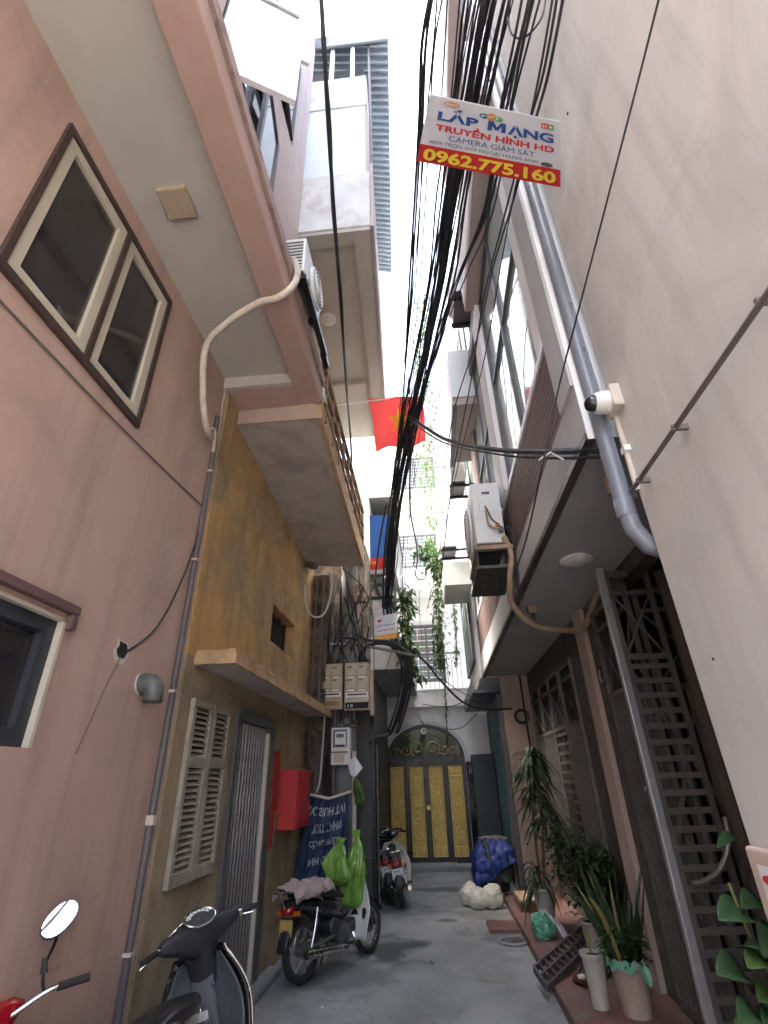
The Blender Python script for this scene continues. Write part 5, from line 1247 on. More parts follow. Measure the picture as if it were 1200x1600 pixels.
# blue banner tied to the pole
bb = thing('cloth_banner', 'dark blue cloth banner with pale upside-down lettering tied to the pole', 'banner', (-1.35, 6.95, .6))
B0, B1, B2, B3 = (-1.60, 6.98, 1.40), (-1.10, 6.95, 1.42), (-1.10, 6.85, .62), (-1.75, 6.80, .48)
def ban(s, t_, off=0):
    p = (Vector(B0) * (1 - s) + Vector(B1) * s) * (1 - t_) + (Vector(B3) * (1 - s) + Vector(B2) * s) * t_
    fold = .05 * math.sin((s + .7 * t_) * 11) * (.25 + t_) + .09 * noise.noise(Vector((s * 4, t_ * 5, 1))) + .02 * math.sin(s * 31 + t_ * 9)
    return p + Vector((0, -off - abs(fold) * .9, -.05 * math.sin(s * math.pi) * (1 - t_)))
MB().grid(lambda a, b: ban(a, b), 48, 40).build('cloth', 'banner_blue', bb, smooth=True)
for i, (tx, a, w) in enumerate((('DC SIUH TVI', .04, .86), ('TUIT TAHN', .22, .62), ('CÔNG VPIỀN', .20, .62), ('NH CỬA', .26, .5), ('AOH', .28, .2))):
    t0 = .10 + .20 * i
    letters_on(bb, tx, lambda s, q: ban(s, q, .008), a, t0, w, .115, 'ink_pale', .02)
MB().ring([ban(0, 0) + Vector((-.02, -.03, .02)), ban(.5, 0) + Vector((0, -.03, .01)), ban(1, 0) + Vector((.03, -.03, .02))], .016, 8).build('stick', 'plastic_dirty', bb)
# ================================================================ motorbikes (x forward, y to the rider's left, z up; metres)
def wheel(parent, x, r, wd, nm):
    z = r + wd
    w = MB().torus((x, 0, z), r, wd, 'y', 32, 10, .95).build(nm, 'tyre', parent, smooth=True)
    MB().torus((x, 0, z), r - wd * .85, .012, 'y', 32, 6, 1.6).build('rim', 'chrome', w, smooth=True)
    MB().lathe((x, 0, z), [(.035, -.06), (.06, -.05), (.06, .05), (.035, .06)], 18, 'y').build('hub', 'engine', w, smooth=True)
    m = MB()
    for k in range(18):
        a = 2 * math.pi * k / 18; s_ = .03 if k % 2 else -.03
        m.ring([(x + .05 * math.cos(a + .4), s_, z + .05 * math.sin(a + .4)), (x + (r - wd) * math.cos(a), s_ * .2, z + (r - wd) * math.sin(a))], .0022, 4, cap=False)
    m.build('spokes', 'chrome', w)
    return w
def mirrors(t, hb, sides):
    for s_ in sides:
        b0 = Vector(hb((.33, s_ * .20, 1.01))); c = Vector(hb((.36, s_ * .30, 1.27)))
        MB().ring(smooth_path([b0, b0 + Vector((0, 0, .09)), c + Vector((.02, -s_ * .02, -.09)), c + Vector((.03, 0, 0))]), .008, 6).build('mirror_stem', 'black_metal', t, smooth=True)
        MB().ring([b0 + Vector((0, 0, .07)), b0 + Vector((.01, 0, .13))], [.018, .012], 8).build('stem_boot', 'plastic_black', t, smooth=True)
        n = Vector((-1.38, -.55, 1.15)).normalized(); h = n.cross(Vector((0, 0, 1))).normalized(); v = h.cross(n)
        A = (h * .8 + v * .6) * .105; B_ = (v * .8 - h * .6) * .062
        if s_ < 0: A, B_ = (-h * .8 + v * .6) * .105, (v * .8 + h * .6) * .062
        k = MB().loft([(c - n * .045, A * .3, B_ * .3), (c - n * .025, A * .9, B_ * .9), (c, A, B_)], 24, 2.2).build('mirror_shell', 'plastic_black', t, smooth=True)
        MB().loft([(c + n * .001, A * .93, B_ * .93), (c + n * .004, A * .93, B_ * .93)], 24, 2.2).build('mirror_glass', 'mirror', k)
def underbone(label, loc, rotz, lean, shield, body, plate, plate_txt, group, turn=0, rack=False, mir=(), plate_mat='plate_white', tall=0.):
    t = local_thing('motorbike', label, 'motorbike', loc, rotz, lean, group)
    wheel(t, -.60, .235, .042, 'rear_wheel'); wheel(t, .60, .24, .036, 'front_wheel')
    # fork, fender
    m = MB()
    for s_ in (-1, 1): m.ring([(.60, s_ * .065, .28), (.50, s_ * .065, .56), (.40, s_ * .05, .80)], .018, 8)
    m.build('fork', 'black_metal', t, smooth=True)
    def arcs(cx, cz, r, a0, a1, w): return lambda u, v: (cx + (r + .015 * (1 - (2 * v - 1) ** 2)) * math.cos(a0 + (a1 - a0) * u), (2 * v - 1) * w, cz + (r + .015 * (1 - (2 * v - 1) ** 2)) * math.sin(a0 + (a1 - a0) * u))
    MB().grid(arcs(.60, .28, .295, R(20), R(150), .055), 16, 6).build('front_fender', body, t, smooth=True, solid=.004)
    MB().grid(arcs(-.60, .28, .31, R(15), R(175), .07), 16, 6).build('rear_fender', 'plastic_black', t, smooth=True, solid=.004)
    # spine, swing arm, shocks
    m = MB(); m.ring(smooth_path([(.40, 0, .82), (.28, 0, .56), (.10, 0, .46), (-.15, 0, .52), (-.40, 0, .62), (-.75, 0, .68)]), .035, 8); m.build('frame', 'plastic_black', t, smooth=True)
    m = MB()
    for s_ in (-1, 1): m.ring([(-.05, s_ * .08, .33), (-.60, s_ * .09, .28)], .018, 6)
    m.build('swing_arm', 'engine', t)
    for s_ in (-1, 1):
        MB().ring([(-.58, s_ * .13, .30), (-.52, s_ * .13, .45), (-.46, s_ * .12, .63)], [.013, .022, .018], 10).build('shock', 'chrome', t, smooth=True)
    # engine
    m = MB(); m.lathe((.02, -.10, .32), [(.05, -.02), (.105, 0), (.105, .2), (.05, .22)], 18, 'y'); m.build('engine', 'engine', t, smooth=True)
    m = MB()
    for k in range(6): x = .12 + k * .028; m.loft([((x, 0, .34 + k * .003), (0, .075, 0), (0, 0, .07)), ((x + .014, 0, .34 + k * .003), (0, .075, 0), (0, 0, .07))], 12, 4)
    m.build('cylinder_fins', 'engine', t)
    m = MB(); m.lathe((-.12, -.05, .40), [(.07, -.05), (.09, -.03), (.09, .12), (.07, .14)], 14, 'y'); m.build('air_box', 'plastic_black', t, smooth=True)
    MB().ring(smooth_path([(.24, -.05, .28), (.20, -.12, .20), (.02, -.15, .19)]), .016, 8).build('exhaust_pipe', 'chrome', t, smooth=True)
    MB().ring([(.02, -.15, .19), (-.10, -.155, .205), (-.62, -.165, .255), (-.70, -.167, .262)], [.02, .04, .045, .036], 14).build('muffler', 'chrome', t, smooth=True)
    m = MB(); m.ring([(.06, -.24, .22), (.06, .24, .22)], .012, 8); m.build('foot_bar', 'black_metal', t)
    for s_ in (-1, 1): m = MB(); m.ring([(.06, s_ * .16, .225), (.06, s_ * .26, .225)], .02, 8); m.build('foot_peg', 'tyre', t)
    MB().ring([(-.05, .10, .24), (.0, .26, .02)], .010, 6).build('side_stand', 'black_metal', t)
    # leg shield
    def ls(u, v):
        a = 2 * u - 1; w = .13 + .17 * math.sin(min(v * 1.5, 1) * math.pi / 2) - .16 * max(0, v - .6)
        return (.48 - .16 * v - .085 * a * a - .02 * math.sin(v * math.pi), a * w, .86 - .66 * v)
    sh = MB().grid(ls, 18, 16).build('leg_shield', shield, t, smooth=True, solid=.006)
    for s_ in (-1, 1):
        m = MB(); c = ls(.5 + s_ * .3, .62); 
        pts = []
        for k in range(16):
            a = 2 * math.pi * k / 16; pts.append(ls(.5 + s_ * (.29 + .075 * math.cos(a)), .60 + .085 * math.sin(a) * (1 + .35 * math.sin(a))))
        m.v = [Vector(p) + Vector((-.006, 0, 0)) for p in pts]; m.f = [tuple(range(16))]; m.build('vent', 'dark', sh)  # dark plate standing in for the shaded opening, nothing is cut through
    # body side covers, seat, tail
    m = MB().loft([((.12, 0, .50), (0, .05, 0), (0, 0, .05)), ((-.05, 0, .56), (0, .10, 0), (0, 0, .09)), ((-.35, 0, .62), (0, .125, 0), (0, 0, .095)), ((-.65, 0, .68), (0, .105, 0), (0, 0, .065)), ((-.86, 0, .72), (0, .06, 0), (0, 0, .035))], 16, 3)
    m.build('body_cover', body, t, smooth=True)
    m = MB().loft([((.08, 0, .66), (0, .07, 0), (0, 0, .02)), ((-.02, 0, .70), (0, .10, 0), (0, 0, .045)), ((-.25, 0, .73), (0, .125, 0), (0, 0, .05)), ((-.55, 0, .77), (0, .12, 0), (0, 0, .045)), ((-.74, 0, .78), (0, .09, 0), (0, 0, .03))], 16, 3)
    m.build('seat', 'seat_black', t, smooth=True)
    m = MB().loft([((-.78, 0, .66), (0, .075, 0), (0, 0, .045)), ((-.85, 0, .655), (0, .07, 0), (0, 0, .04)), ((-.87, 0, .65), (0, .05, 0), (0, 0, .03))], 14, 4); m.build('tail_light', 'lens_red', t, smooth=True)
    for s_ in (-1, 1):
        m = MB().loft([((-.77, s_ * .12, .63), (0, .034, 0), (0, 0, .028)), ((-.83, s_ * .125, .63), (0, .03, 0), (0, 0, .024))], 12, 3); m.build('turn_signal', 'lens_orange', t, smooth=True)
    m = MB(); m.hexa([(-.84, -.09, .40), (-.84, .09, .40), (-.82, .09, .60), (-.82, -.09, .60), (-.846, -.09, .40), (-.846, .09, .40), (-.826, .09, .60), (-.826, -.09, .60)]); m.build('plate_holder', 'plastic_black', t)
    pf = lambda s, q: (-.8545 + .015 * q, .093 - .186 * s, .44 + .138 * q)
    pl = MB().hexa([(-.851, .095, .44), (-.851, -.095, .44), (-.836, -.095, .58), (-.836, .095, .58), (-.854, .095, .44), (-.854, -.095, .44), (-.839, -.095, .58), (-.839, .095, .58)]).build('number_plate', plate_mat, t)
    pf = lambda s, q: (-.857 + .015 * q, .095 - .19 * s, .44 + .14 * q)
    if plate_txt:
        letters_on(pl, plate_txt[0], pf, .14, .56, .72, .34, 'ink_black', .02); letters_on(pl, plate_txt[1], pf, .08, .10, .84, .36, 'ink_black', .02)
    m = MB()
    m.ring(smooth_path([(-.40, .14, .70), (-.70, .15, .80), (-.84, .10, .82), (-.86, 0, .82), (-.84, -.10, .82), (-.70, -.15, .80), (-.40, -.14, .70)]), .010, 6); m.build('grab_rail', 'chrome', t, smooth=True)
    # handlebar with cowl, turned
    ca, sa = math.cos(R(turn)), math.sin(R(turn))
    def hb(p): x, y, z = p[0] - .40, p[1], p[2]; return (.40 + x * ca - y * sa, x * sa + y * ca, z)
    m = MB(); m.ring(smooth_path([hb(p) for p in ((.24, .36, .99), (.30, .22, 1.01), (.40, .08, .97), (.40, -.08, .97), (.30, -.22, 1.01), (.24, -.36, .99))]), .011, 8); m.build('handlebar', 'chrome', t, smooth=True)
    for s_ in (-1, 1):
        MB().ring([hb((.285, s_ * .24, 1.008)), hb((.235, s_ * .37, .988))], .018, 10).build('grip', 'tyre', t, smooth=True)
        MB().ring(smooth_path([hb((.33, s_ * .22, 1.0)), hb((.33, s_ * .30, .985)), hb((.29, s_ * .38, .965))]), .006, 6).build('brake_lever', 'chrome', t, smooth=True)
    m = MB().loft([(hb((.42, -.17, .985)), (.02, 0, 0), (0, 0, .015)), (hb((.42, -.12, .98)), (.05, 0, 0), (0, 0, .05)), (hb((.43, 0, .965)), (.075, 0, 0), (0, 0, .085)), (hb((.42, .12, .98)), (.05, 0, 0), (0, 0, .05)), (hb((.42, .17, .985)), (.02, 0, 0), (0, 0, .015))], 16, 2.5)
    m.build('handlebar_cowl', body, t, smooth=True)
    MB().lathe(hb((.49, 0, .96)), [(.065, 0), (.06, .02), (.03, .035)], 18, 'x').build('headlight', 'glass_pale', t, smooth=True)
    if mir: mirrors(t, hb, mir)
    if rack:
        m = MB()
        for y in (-.08, 0, .08): m.ring([(-.55, y, .83), (-1.0, y, .83)], .008, 6)
        m.ring([(-.97, -.12, .83), (-.97, .12, .83)], .008, 6); m.ring([(-.95, 0, .83), (-.85, 0, .66)], .008, 6); m.build('rack', 'chrome', t)
    return t
MBG = 'motorbikes parked along the left side of the lane'
def ang(dx, dy): return math.degrees(math.atan2(dy, dx))
b3 = underbone('old motorbike with white leg shield and yellow plate by the ochre house', (-1.07, 6.10, 0), ang(.46, .81), -4, 'paint_white', 'paint_black', True, None, MBG, turn=8, rack=True, plate_mat='plate_yellow')
b4 = underbone('motorbike with cream leg shield, outermost of the pair before the gate', (-.665, 9.06, 0), 97, -9, 'paint_cream', 'paint_black', True, ('29-K1', '175.93'), MBG, turn=-12)
b5 = underbone('dark motorbike tucked behind the cream one, nearest the sheet panel', (-.80, 9.3, 0), 95, -10, 'paint_black', 'paint_black', True, ('29-X1', '200.03'), MBG, turn=4)
b1 = underbone('red motorbike at the near left with a round-ended mirror raised', (-1.42, 2.16, 0.0), 116, -13, 'paint_red', 'paint_red', True, None, MBG, turn=45, mir=(-1,), tall=.0)

# ---- black scooter
def scooter(label, loc, rotz, lean, turn):
    t = local_thing('scooter', label, 'scooter', loc, rotz, lean, MBG)
    wheel(t, -.62, .17, .055, 'rear_wheel'); wheel(t, .66, .17, .05, 'front_wheel')
    ca, sa = math.cos(R(turn)), math.sin(R(turn)); hx = .40
    def hb(p): x, y, z = p[0] - hx, p[1], p[2]; return (hx + x * ca - y * sa, x * sa + y * ca, z)
    # front fender and fork
    m = MB().loft([((.88, 0, .30), (0, .03, 0), (0, 0, .03)), ((.78, 0, .42), (0, .075, 0), (0, 0, .05)), ((.64, 0, .47), (0, .09, 0), (0, 0, .05)), ((.48, 0, .40), (0, .06, 0), (0, 0, .05))], 14, 2.5); m.build('front_fender', 'paint_black', t, smooth=True)
    m = MB(); m.ring([(.66, .09, .22), (.56, .09, .50), (.46, .03, .84)], .02, 8); m.ring([(.66, -.09, .22), (.56, -.09, .50), (.46, -.03, .84)], .02, 8); m.build('fork', 'black_metal', t, smooth=True)
    # leg shield: outer skin and inner grey panel facing the rider
    def outer(u, v):
        a = 2 * u - 1; w = .16 + .13 * math.sin(min(v * 1.9, 1) * math.pi / 2) - .05 * max(0, v - .55)
        return (.53 - .10 * v - .12 * a * a + .04 * math.sin(v * 3), a * w, .88 - .62 * v)
    MB().grid(outer, 18, 16).build('leg_shield', 'paint_black', t, smooth=True, solid=.01)
    def inner(u, v):
        a = 2 * u - 1; w = .145 + .125 * math.sin(min(v * 1.9, 1) * math.pi / 2) - .05 * max(0, v - .55)
        return (.49 - .12 * v - .10 * a * a, a * w, .865 - .60 * v)
    inn = MB().grid(inner, 18, 16).build('inner_panel', 'plastic_grey', t, smooth=True, solid=.006)
    m = MB(); ed = lambda u, v: Vector(outer(u, v)) + Vector((-.012, .016 * (2 * u - 1), .014 if v == 0 else 0)); m.ring([ed(0, v / 40) for v in range(41)], .010, 8); m.ring([ed(1, v / 40) for v in range(41)], .010, 8); m.ring([ed(u / 24, 0) for u in range(25)], .010, 8); m.build('shield_trim', 'chrome', t, smooth=True)
    m = MB().loft([((.41, 0, .80), (0, .07, 0), (.02, 0, .03)), ((.36, 0, .66), (0, .09, 0), (.03, 0, .03)), ((.35, 0, .50), (0, .10, 0), (.03, 0, .02))], 14, 3); m.build('glove_box', 'plastic_grey', t, smooth=True)
    MB().lathe((.345, -.09, .72), [(.016, 0), (.016, -.012)], 12, 'x').build('ignition', 'chrome', t)
    MB().ring([(.335, 0, .62), (.30, 0, .62), (.295, 0, .60)], .008, 8).build('bag_hook', 'chrome', t, smooth=True)
    # floor, rear body, seat
    m = MB().loft([((.40, 0, .30), (0, .17, 0), (0, 0, .03)), ((.20, 0, .27), (0, .18, 0), (0, 0, .035)), ((-.02, 0, .28), (0, .16, 0), (0, 0, .05))], 14, 4); m.build('floor', 'plastic_black', t, smooth=True)
    m = MB().loft([((.0, 0, .40), (0, .11, 0), (0, 0, .12)), ((-.12, 0, .50), (0, .16, 0), (0, 0, .17)), ((-.42, 0, .56), (0, .20, 0), (0, 0, .17)), ((-.75, 0, .60), (0, .16, 0), (0, 0, .13)), ((-.95, 0, .64), (0, .07, 0), (0, 0, .06))], 18, 2.6); m.build('rear_body', 'paint_black', t, smooth=True)
    m = MB().loft([((.06, 0, .70), (0, .06, 0), (0, 0, .03)), ((.0, 0, .735), (0, .11, 0), (0, 0, .05)), ((-.25, 0, .77), (0, .155, 0), (0, 0, .065)), ((-.55, 0, .80), (0, .15, 0), (0, 0, .06)), ((-.82, 0, .79), (0, .08, 0), (0, 0, .03))], 18, 2.6); m.build('seat', 'seat_black', t, smooth=True)
    for s_ in (-1, 1):
        m = MB(); m.ring(smooth_path([(-.10, s_ * .165, .64), (-.30, s_ * .205, .665), (-.60, s_ * .185, .69), (-.85, s_ * .11, .70)]), .014, 8); m.ring(smooth_path([(-.10, s_ * .165, .64), (-.2, s_ * .20, .56), (-.45, s_ * .21, .53)]), .010, 8); m.build('side_trim', 'chrome', t, smooth=True)
    m = MB(); m.ring(smooth_path([(-.55, .15, .78), (-.85, .15, .84), (-.97, .06, .86), (-.97, -.06, .86), (-.85, -.15, .84), (-.55, -.15, .78)]), .014, 8); m.build('grab_rail', 'chrome', t, smooth=True)
    m = MB().loft([((-.93, 0, .62), (0, .10, 0), (0, 0, .05)), ((-.98, 0, .61), (0, .08, 0), (0, 0, .04))], 14, 3); m.build('tail_light', 'lens_red', t, smooth=True)
    m = MB(); m.hexa([(.055, -.10, .62), (.055, .02, .62), (.055, .02, .655), (.055, -.10, .655), (.06, -.10, .62), (.06, .02, .62), (.06, .02, .655), (.06, -.10, .655)]); 
    m = MB(); m.grid(lambda u, v: (.035 + .02 * math.cos((u - .5) * 2), -.11 * math.cos(.3) + .14 * u - .02, .615 + .045 * v), 6, 2); m.build('sticker', 'plastic_white', t)
    MB().lathe((.02, .06, .60), [(.035, 0), (.03, .03)], 14, 'x').build('seat_lock', 'plastic_black', t)
    MB().ring([(-.30, -.17, .25), (-.85, -.19, .32)], [.05, .06], 14).build('muffler', 'plastic_black', t, smooth=True)
    m = MB(); m.lathe((-.35, -.10, .26), [(.05, -.03), (.12, 0), (.12, .2), (.05, .22)], 16, 'y'); m.build('engine', 'engine', t, smooth=True)
    # handlebar head
    HD = [(-.30, .35, 1.02, .03, .03), (-.27, .35, 1.02, .045, .048), (-.20, .36, 1.01, .055, .062), (-.13, .385, 1.0, .075, .085), (-.06, .405, .985, .105, .115), (0, .41, .98, .115, .122)]
    HD = HD + [(-y, x, z, a, b) for y, x, z, a, b in reversed(HD[:-1])]
    m = MB().loft([(hb((x, y, z)), Vector((ca, sa, 0)) * a, (0, 0, b)) for y, x, z, a, b in HD], 22, 2.5)
    m2 = MB().loft([((.415, 0, .93), (.10, 0, 0), (0, .12, 0)), ((.43, 0, .84), (.085, 0, 0), (0, .10, 0)), ((.44, 0, .74), (.06, 0, 0), (0, .085, 0)), ((.42, 0, .62), (.03, 0, 0), (0, .06, 0))], 18, 2.4); m2.build('steering_cover', 'plastic_black', t, smooth=True)
    head = m.build('handlebar_cowl', 'plastic_black', t, smooth=True)
    m = MB(); m.ring(smooth_path([hb(p) for p in ((.385, -.28, 1.045), (.43, -.15, 1.075), (.49, -.06, 1.09), (.49, .06, 1.09), (.43, .15, 1.075), (.385, .28, 1.045))]), .006, 6); m.build('cowl_trim', 'chrome', t, smooth=True)
    # oval speedometer tilted to the rider
    tilt = R(42); C0 = Vector((.345, 0, 1.095)); ey = Vector((0, 1, 0)); ex = Vector((math.cos(tilt), 0, math.sin(tilt))); en = Vector((-math.sin(tilt), 0, math.cos(tilt)))
    def dial(rx, ry, off, n=28): return [hb(C0 + ey * ry * math.cos(2 * math.pi * k / n) + ex * rx * math.sin(2 * math.pi * k / n) + en * off) for k in range(n)]
    m = MB(); p = dial(.072, .115, .004); m.ring(p + [p[0]], .007, 6, cap=False); sp_ = m.build('speedometer', 'chrome', t, smooth=True)
    m = MB(); m.v = [Vector(q) for q in dial(.070, .113, .003)]; m.f = [tuple(range(28))]; m.build('dial_face', 'plastic_black', sp_)
    m = MB()
    for k in range(18):
        a0, a1 = .25 + 2.64 * k / 18, .25 + 2.64 * (k + 1) / 18
        P = lambda a, r: hb(C0 + ey * .113 * r * math.cos(a) + ex * .070 * r * math.sin(a) + en * .006)
        m.add([P(a0, .62), P(a1, .62), P(a1, .9), P(a0, .9)], [(0, 1, 2, 3)])
    m.build('dial_scale', 'ink_white', sp_)
    for k in range(7):
        a = .35 + 2.45 * k / 6; q = C0 + ey * .113 * .76 * math.cos(a) + ex * .070 * .76 * math.sin(a) + en * .008
        MB().hexa([hb(q + ey * e * .005 + ex * g * .004) for e, g in ((-1, -1), (1, -1), (1, 1), (-1, 1))] + [hb(q + ey * e * .005 + ex * g * .004 + en * .001) for e, g in ((-1, -1), (1, -1), (1, 1), (-1, 1))]).build('dial_mark', 'ink_black', sp_)
    m = MB(); m.bar(hb(C0 + en * .008), hb(C0 + en * .008 + ey * .03 - ex * .02), .004, .002); m.build('needle', 'ink_red', sp_)
    for s_ in (-1, 1):
        MB().ring([hb((.345, s_ * .30, 1.02)), hb((.335, s_ * .33, 1.02))], .019, 12).build('bar_end', 'chrome', t, smooth=True)
        MB().ring([hb((.335, s_ * .33, 1.02)), hb((.30, s_ * .45, 1.01))], .018, 12).build('grip', 'tyre', t, smooth=True)
        MB().ring(smooth_path([hb((.39, s_ * .30, 1.0)), hb((.39, s_ * .36, .99)), hb((.35, s_ * .44, .975))]), .006, 6).build('brake_lever', 'chrome', t, smooth=True)
    return t
sc = scooter('black scooter with oval chrome-ringed dial parked by the louvred shutters', (-1.19, 3.28, 0), 97, -16, 48)

# ---- load on the old motorbike
cl = thing('draped_cloth', 'crumpled mauve cloth thrown over the seat of the old motorbike', 'cloth', (-1.32, 5.65, .66))
def drape(u, v):
    a, b = 2 * u - 1, 2 * v - 1; d = Vector((.46, .81, 0)).normalized(); p = Vector((-d.y, d.x, 0))
    # d runs along the bike, p across it
    pos = Vector((-1.33, 5.72, 0)) + d * a * .26 + p * (b * .20 if abs(b) < .75 else math.copysign(.15, b))
    h = .705 - (.20 * (abs(b) - .55) if abs(b) > .55 else 0) - .05 * max(0, -a - .5)
    h += .05 * abs(noise.noise(Vector((a * 2.6, b * 2.6, 3)))) + .025 * noise.noise(Vector((a * 6, b * 5, 1)))
    return pos + Vector((.02 * noise.noise(Vector((a * 5, b * 5, 8))), .02 * noise.noise(Vector((a * 5, b * 5, 9))), h))
MB().grid(drape, 30, 26).build('cloth', 'cloth_mauve', cl, smooth=True, solid=.012)
def bag(name, label, c, rad, mt, seed, knot=True, crease=.25, amp=.2, group=None, fq=1.5):
    t = thing(name, label, 'bag', c, group)
    MB().blob(c, rad, amp, seed, fq, 44, 30, True, crease).build('body', mt, t, smooth=True)
    if knot:
        m = MB(); top = Vector(c) + Vector((0, 0, rad[2] * .92))
        for k in range(3): a = k * 2.1 + seed; m.ring([top - Vector((0, 0, .02)), top + Vector((.012 * math.cos(a), .012 * math.sin(a), .015)), top + Vector((.035 * math.cos(a), .035 * math.sin(a), .02))], [.02, .014, .004], 6)
        m.build('knot', mt, t, smooth=True)
    return t
g1 = thing('plastic_bag', 'bright green plastic bag hanging full over the old motorbike handlebar', 'bag', (-1.02, 6.35, .6), 'green bags on the motorbike')
def hang(cx, cy, ztop, zbot, rw, seed):
    def fn(u, v):
        a = 2 * math.pi * u
        if v < .14: w = rw * (.42 - 1.6 * v)
        else:
            q = (v - .14) / .86; w = rw * (.2 + .8 * min(1, q * 2.2) ** .6) * (1 if q < .8 else math.sqrt(max(0, 1 - ((q - .8) / .2) ** 2)))
        d = Vector((math.cos(a) * 1.6, math.sin(a) * 1.6, v * 2.6 + seed))
        w *= 1 + .25 * noise.noise(d) + .55 * abs(noise.noise(Vector((math.cos(a) * 3.4, math.sin(a) * 3.4, v * 1.3 + seed)))) - .2 + .06 * math.sin(a * 11 + seed + v * 5)
        return (cx + w * math.cos(a) + .03 * math.sin(v * 5 + seed), cy + w * .75 * math.sin(a), ztop + (zbot - ztop) * v + .02 * noise.noise(d * 2))
    return fn
MB().grid(hang(-1.10, 6.22, 1.02, .62, .13, 2), 48, 34).build('body', 'bag_green', g1, smooth=True)
g2 = thing('plastic_bag', 'second green plastic bag draped down the white leg shield', 'bag', (-.93, 6.42, .4), 'green bags on the motorbike')
MB().grid(hang(-.95, 6.34, 1.08, .40, .125, 7), 48, 34).build('body', 'bag_green', g2, smooth=True)
g3 = thing('plastic_bag', 'small green bag hanging on the pole beside the paper note', 'bag', (-1.03, 7.15, 1.3), 'green bags on the motorbike')
MB().grid(hang(-1.02, 7.15, 1.62, 1.28, .075, 4), 30, 18).build('body', 'leaf_light', g3, smooth=True)
# ================================================================ pots and plants
def leaf(m, p, d, up, L, W, bend=.25, n=3, heart=0.):
    """one leaf blade with a folded midrib and a drooping tip"""
    p, d = Vector(p), Vector(d).normalized(); s = d.cross(Vector(up))
    if s.length < 1e-3: s = d.cross(Vector((1, 0, 0)))
    s.normalize(); u = s.cross(d).normalized(); base = len(m.v)
    for i in range(n + 1):
        t = i / n; c = p + d * L * t - Vector((0, 0, 1)) * bend * L * t * t; w = W * (math.sin(math.pi * min(1, .12 + t * .88)) ** .8 if not heart else math.sin(math.pi * min(1, .04 + .96 * t ** heart)) ** .7) * (1 if i < n else 0.05)
        m.v += [c - s * w / 2 + u * w * .18, c, c + s * w / 2 + u * w * .18]
    for i in range(n):
        b = base + i * 3
        m.f += [(b, b + 1, b + 4, b + 3), (b + 1, b + 2, b + 5, b + 4)]
def pot(t, c, r0, r1, h, mt, flutes=0):
    c = Vector(c); m = MB(); n = 40 if flutes else 24
    prof = [(r0, 0), (r0 * 1.02, .02), (r1 * .96, h * .86), (r1 * 1.02, h * .9), (r1 * 1.1, h * .93), (r1 * 1.1, h), (r1 * .98, h), (r1 * .93, h * .9)]
    base = len(m.v)
    for i, (r, z) in enumerate(prof):
        for k in range(n):
            a = 2 * math.pi * k / n; rr = r * (1 - (.035 if flutes and k % 2 and i < 3 else 0)); m.v.append(c + Vector((rr * math.cos(a), rr * math.sin(a), z)))
    for i in range(len(prof) - 1):
        for k in range(n): m.f.append((i * n + k, i * n + (k + 1) % n, (i + 1) * n + (k + 1) % n, (i + 1) * n + k))
    m.f.append(tuple(reversed(range(n))))
    m.build('pot', mt, t, smooth=True)
    MB().lathe(c + Vector((0, 0, h * .86)), [(r1 * .94, 0), (r1 * .94, .012), (r1 * .5, .03)], 20).build('soil', 'soil', t, smooth=True)
PZ = .075
rn = random.Random(3)
# tall dracaena at the end of the row
t = thing('dracaena', 'tall dracaena with drooping dark leaves in a grey-white pot', 'potted plant', (1.10, 7.15, PZ))
pot(t, (1.10, 7.15, PZ), .085, .115, .36, 'pot_white', 1)
st = [smooth_path([(1.09, 7.15, .4), (1.10, 7.17, .9), (1.16, 7.2, 1.45), (1.20, 7.22, 1.75)]), smooth_path([(1.12, 7.14, .4), (1.16, 7.1, .8), (1.22, 7.05, 1.15)])]
for s_ in st: MB().ring(s_, [.016] * len(s_), 8).build('cane', 'bark', t, smooth=True)
for ctr, cnt, L in ((st[0][-1], 60, .36), (st[0][-4], 50, .38), (st[0][-8], 50, .36), (st[1][-1], 40, .30), (Vector((1.05, 7.1, .55)), 22, .3)):
    m = MB()
    for i in range(cnt):
        a = rn.uniform(0, 2 * math.pi); e = rn.uniform(-.1, 1.1); d = Vector((math.cos(a) * math.cos(e), math.sin(a) * math.cos(e), math.sin(e)))
        leaf(m, ctr + d * .02 + Vector((0, 0, rn.uniform(-.12, .08))), d, (0, 0, 1), L * rn.uniform(.7, 1.1), .042, rn.uniform(.6, 1.5), 4)
    m.build('foliage', 'leaf_dark', t)
# bushy fine-leaved shrub
t = thing('bushy_shrub', 'bushy dark shrub with many small leaves spreading before the gate', 'potted plant', (1.38, 6.15, PZ))
pot(t, (1.38, 6.15, PZ), .10, .13, .26, 'pot_white')
tips = []
for i in range(16):
    a = rn.uniform(0, 6.28); e = rn.uniform(.55, 1.4); L = rn.uniform(.45, .85); d = Vector((math.cos(a) * math.cos(e), math.sin(a) * math.cos(e), math.sin(e)))
    p0 = Vector((1.38, 6.15, .3)); pts = smooth_path([p0, p0 + d * L * .5 + Vector((0, 0, .08)), p0 + d * L + Vector((0, 0, -.02))], 5)
    MB().ring(pts, [.010 - .006 * k / len(pts) for k in range(len(pts))], 5).build('branch', 'bark', t); tips.append(pts)
m1, m2 = MB(), MB()
for pts in tips:
    for k in range(170):
        c = pts[rn.randrange(len(pts) // 3, len(pts))] + Vector((rn.gauss(0, .085), rn.gauss(0, .085), rn.gauss(0, .07)))
        if c.x > 1.60: c.x = 1.60 - rn.uniform(0, .2)
        a = rn.uniform(0, 6.28); d = Vector((math.cos(a), math.sin(a), rn.uniform(-.5, .5)))
        leaf(m1 if rn.random() < .72 else m2, c, d, (0, 0, 1), rn.uniform(.045, .085), rn.uniform(.026, .042), .3, 2)
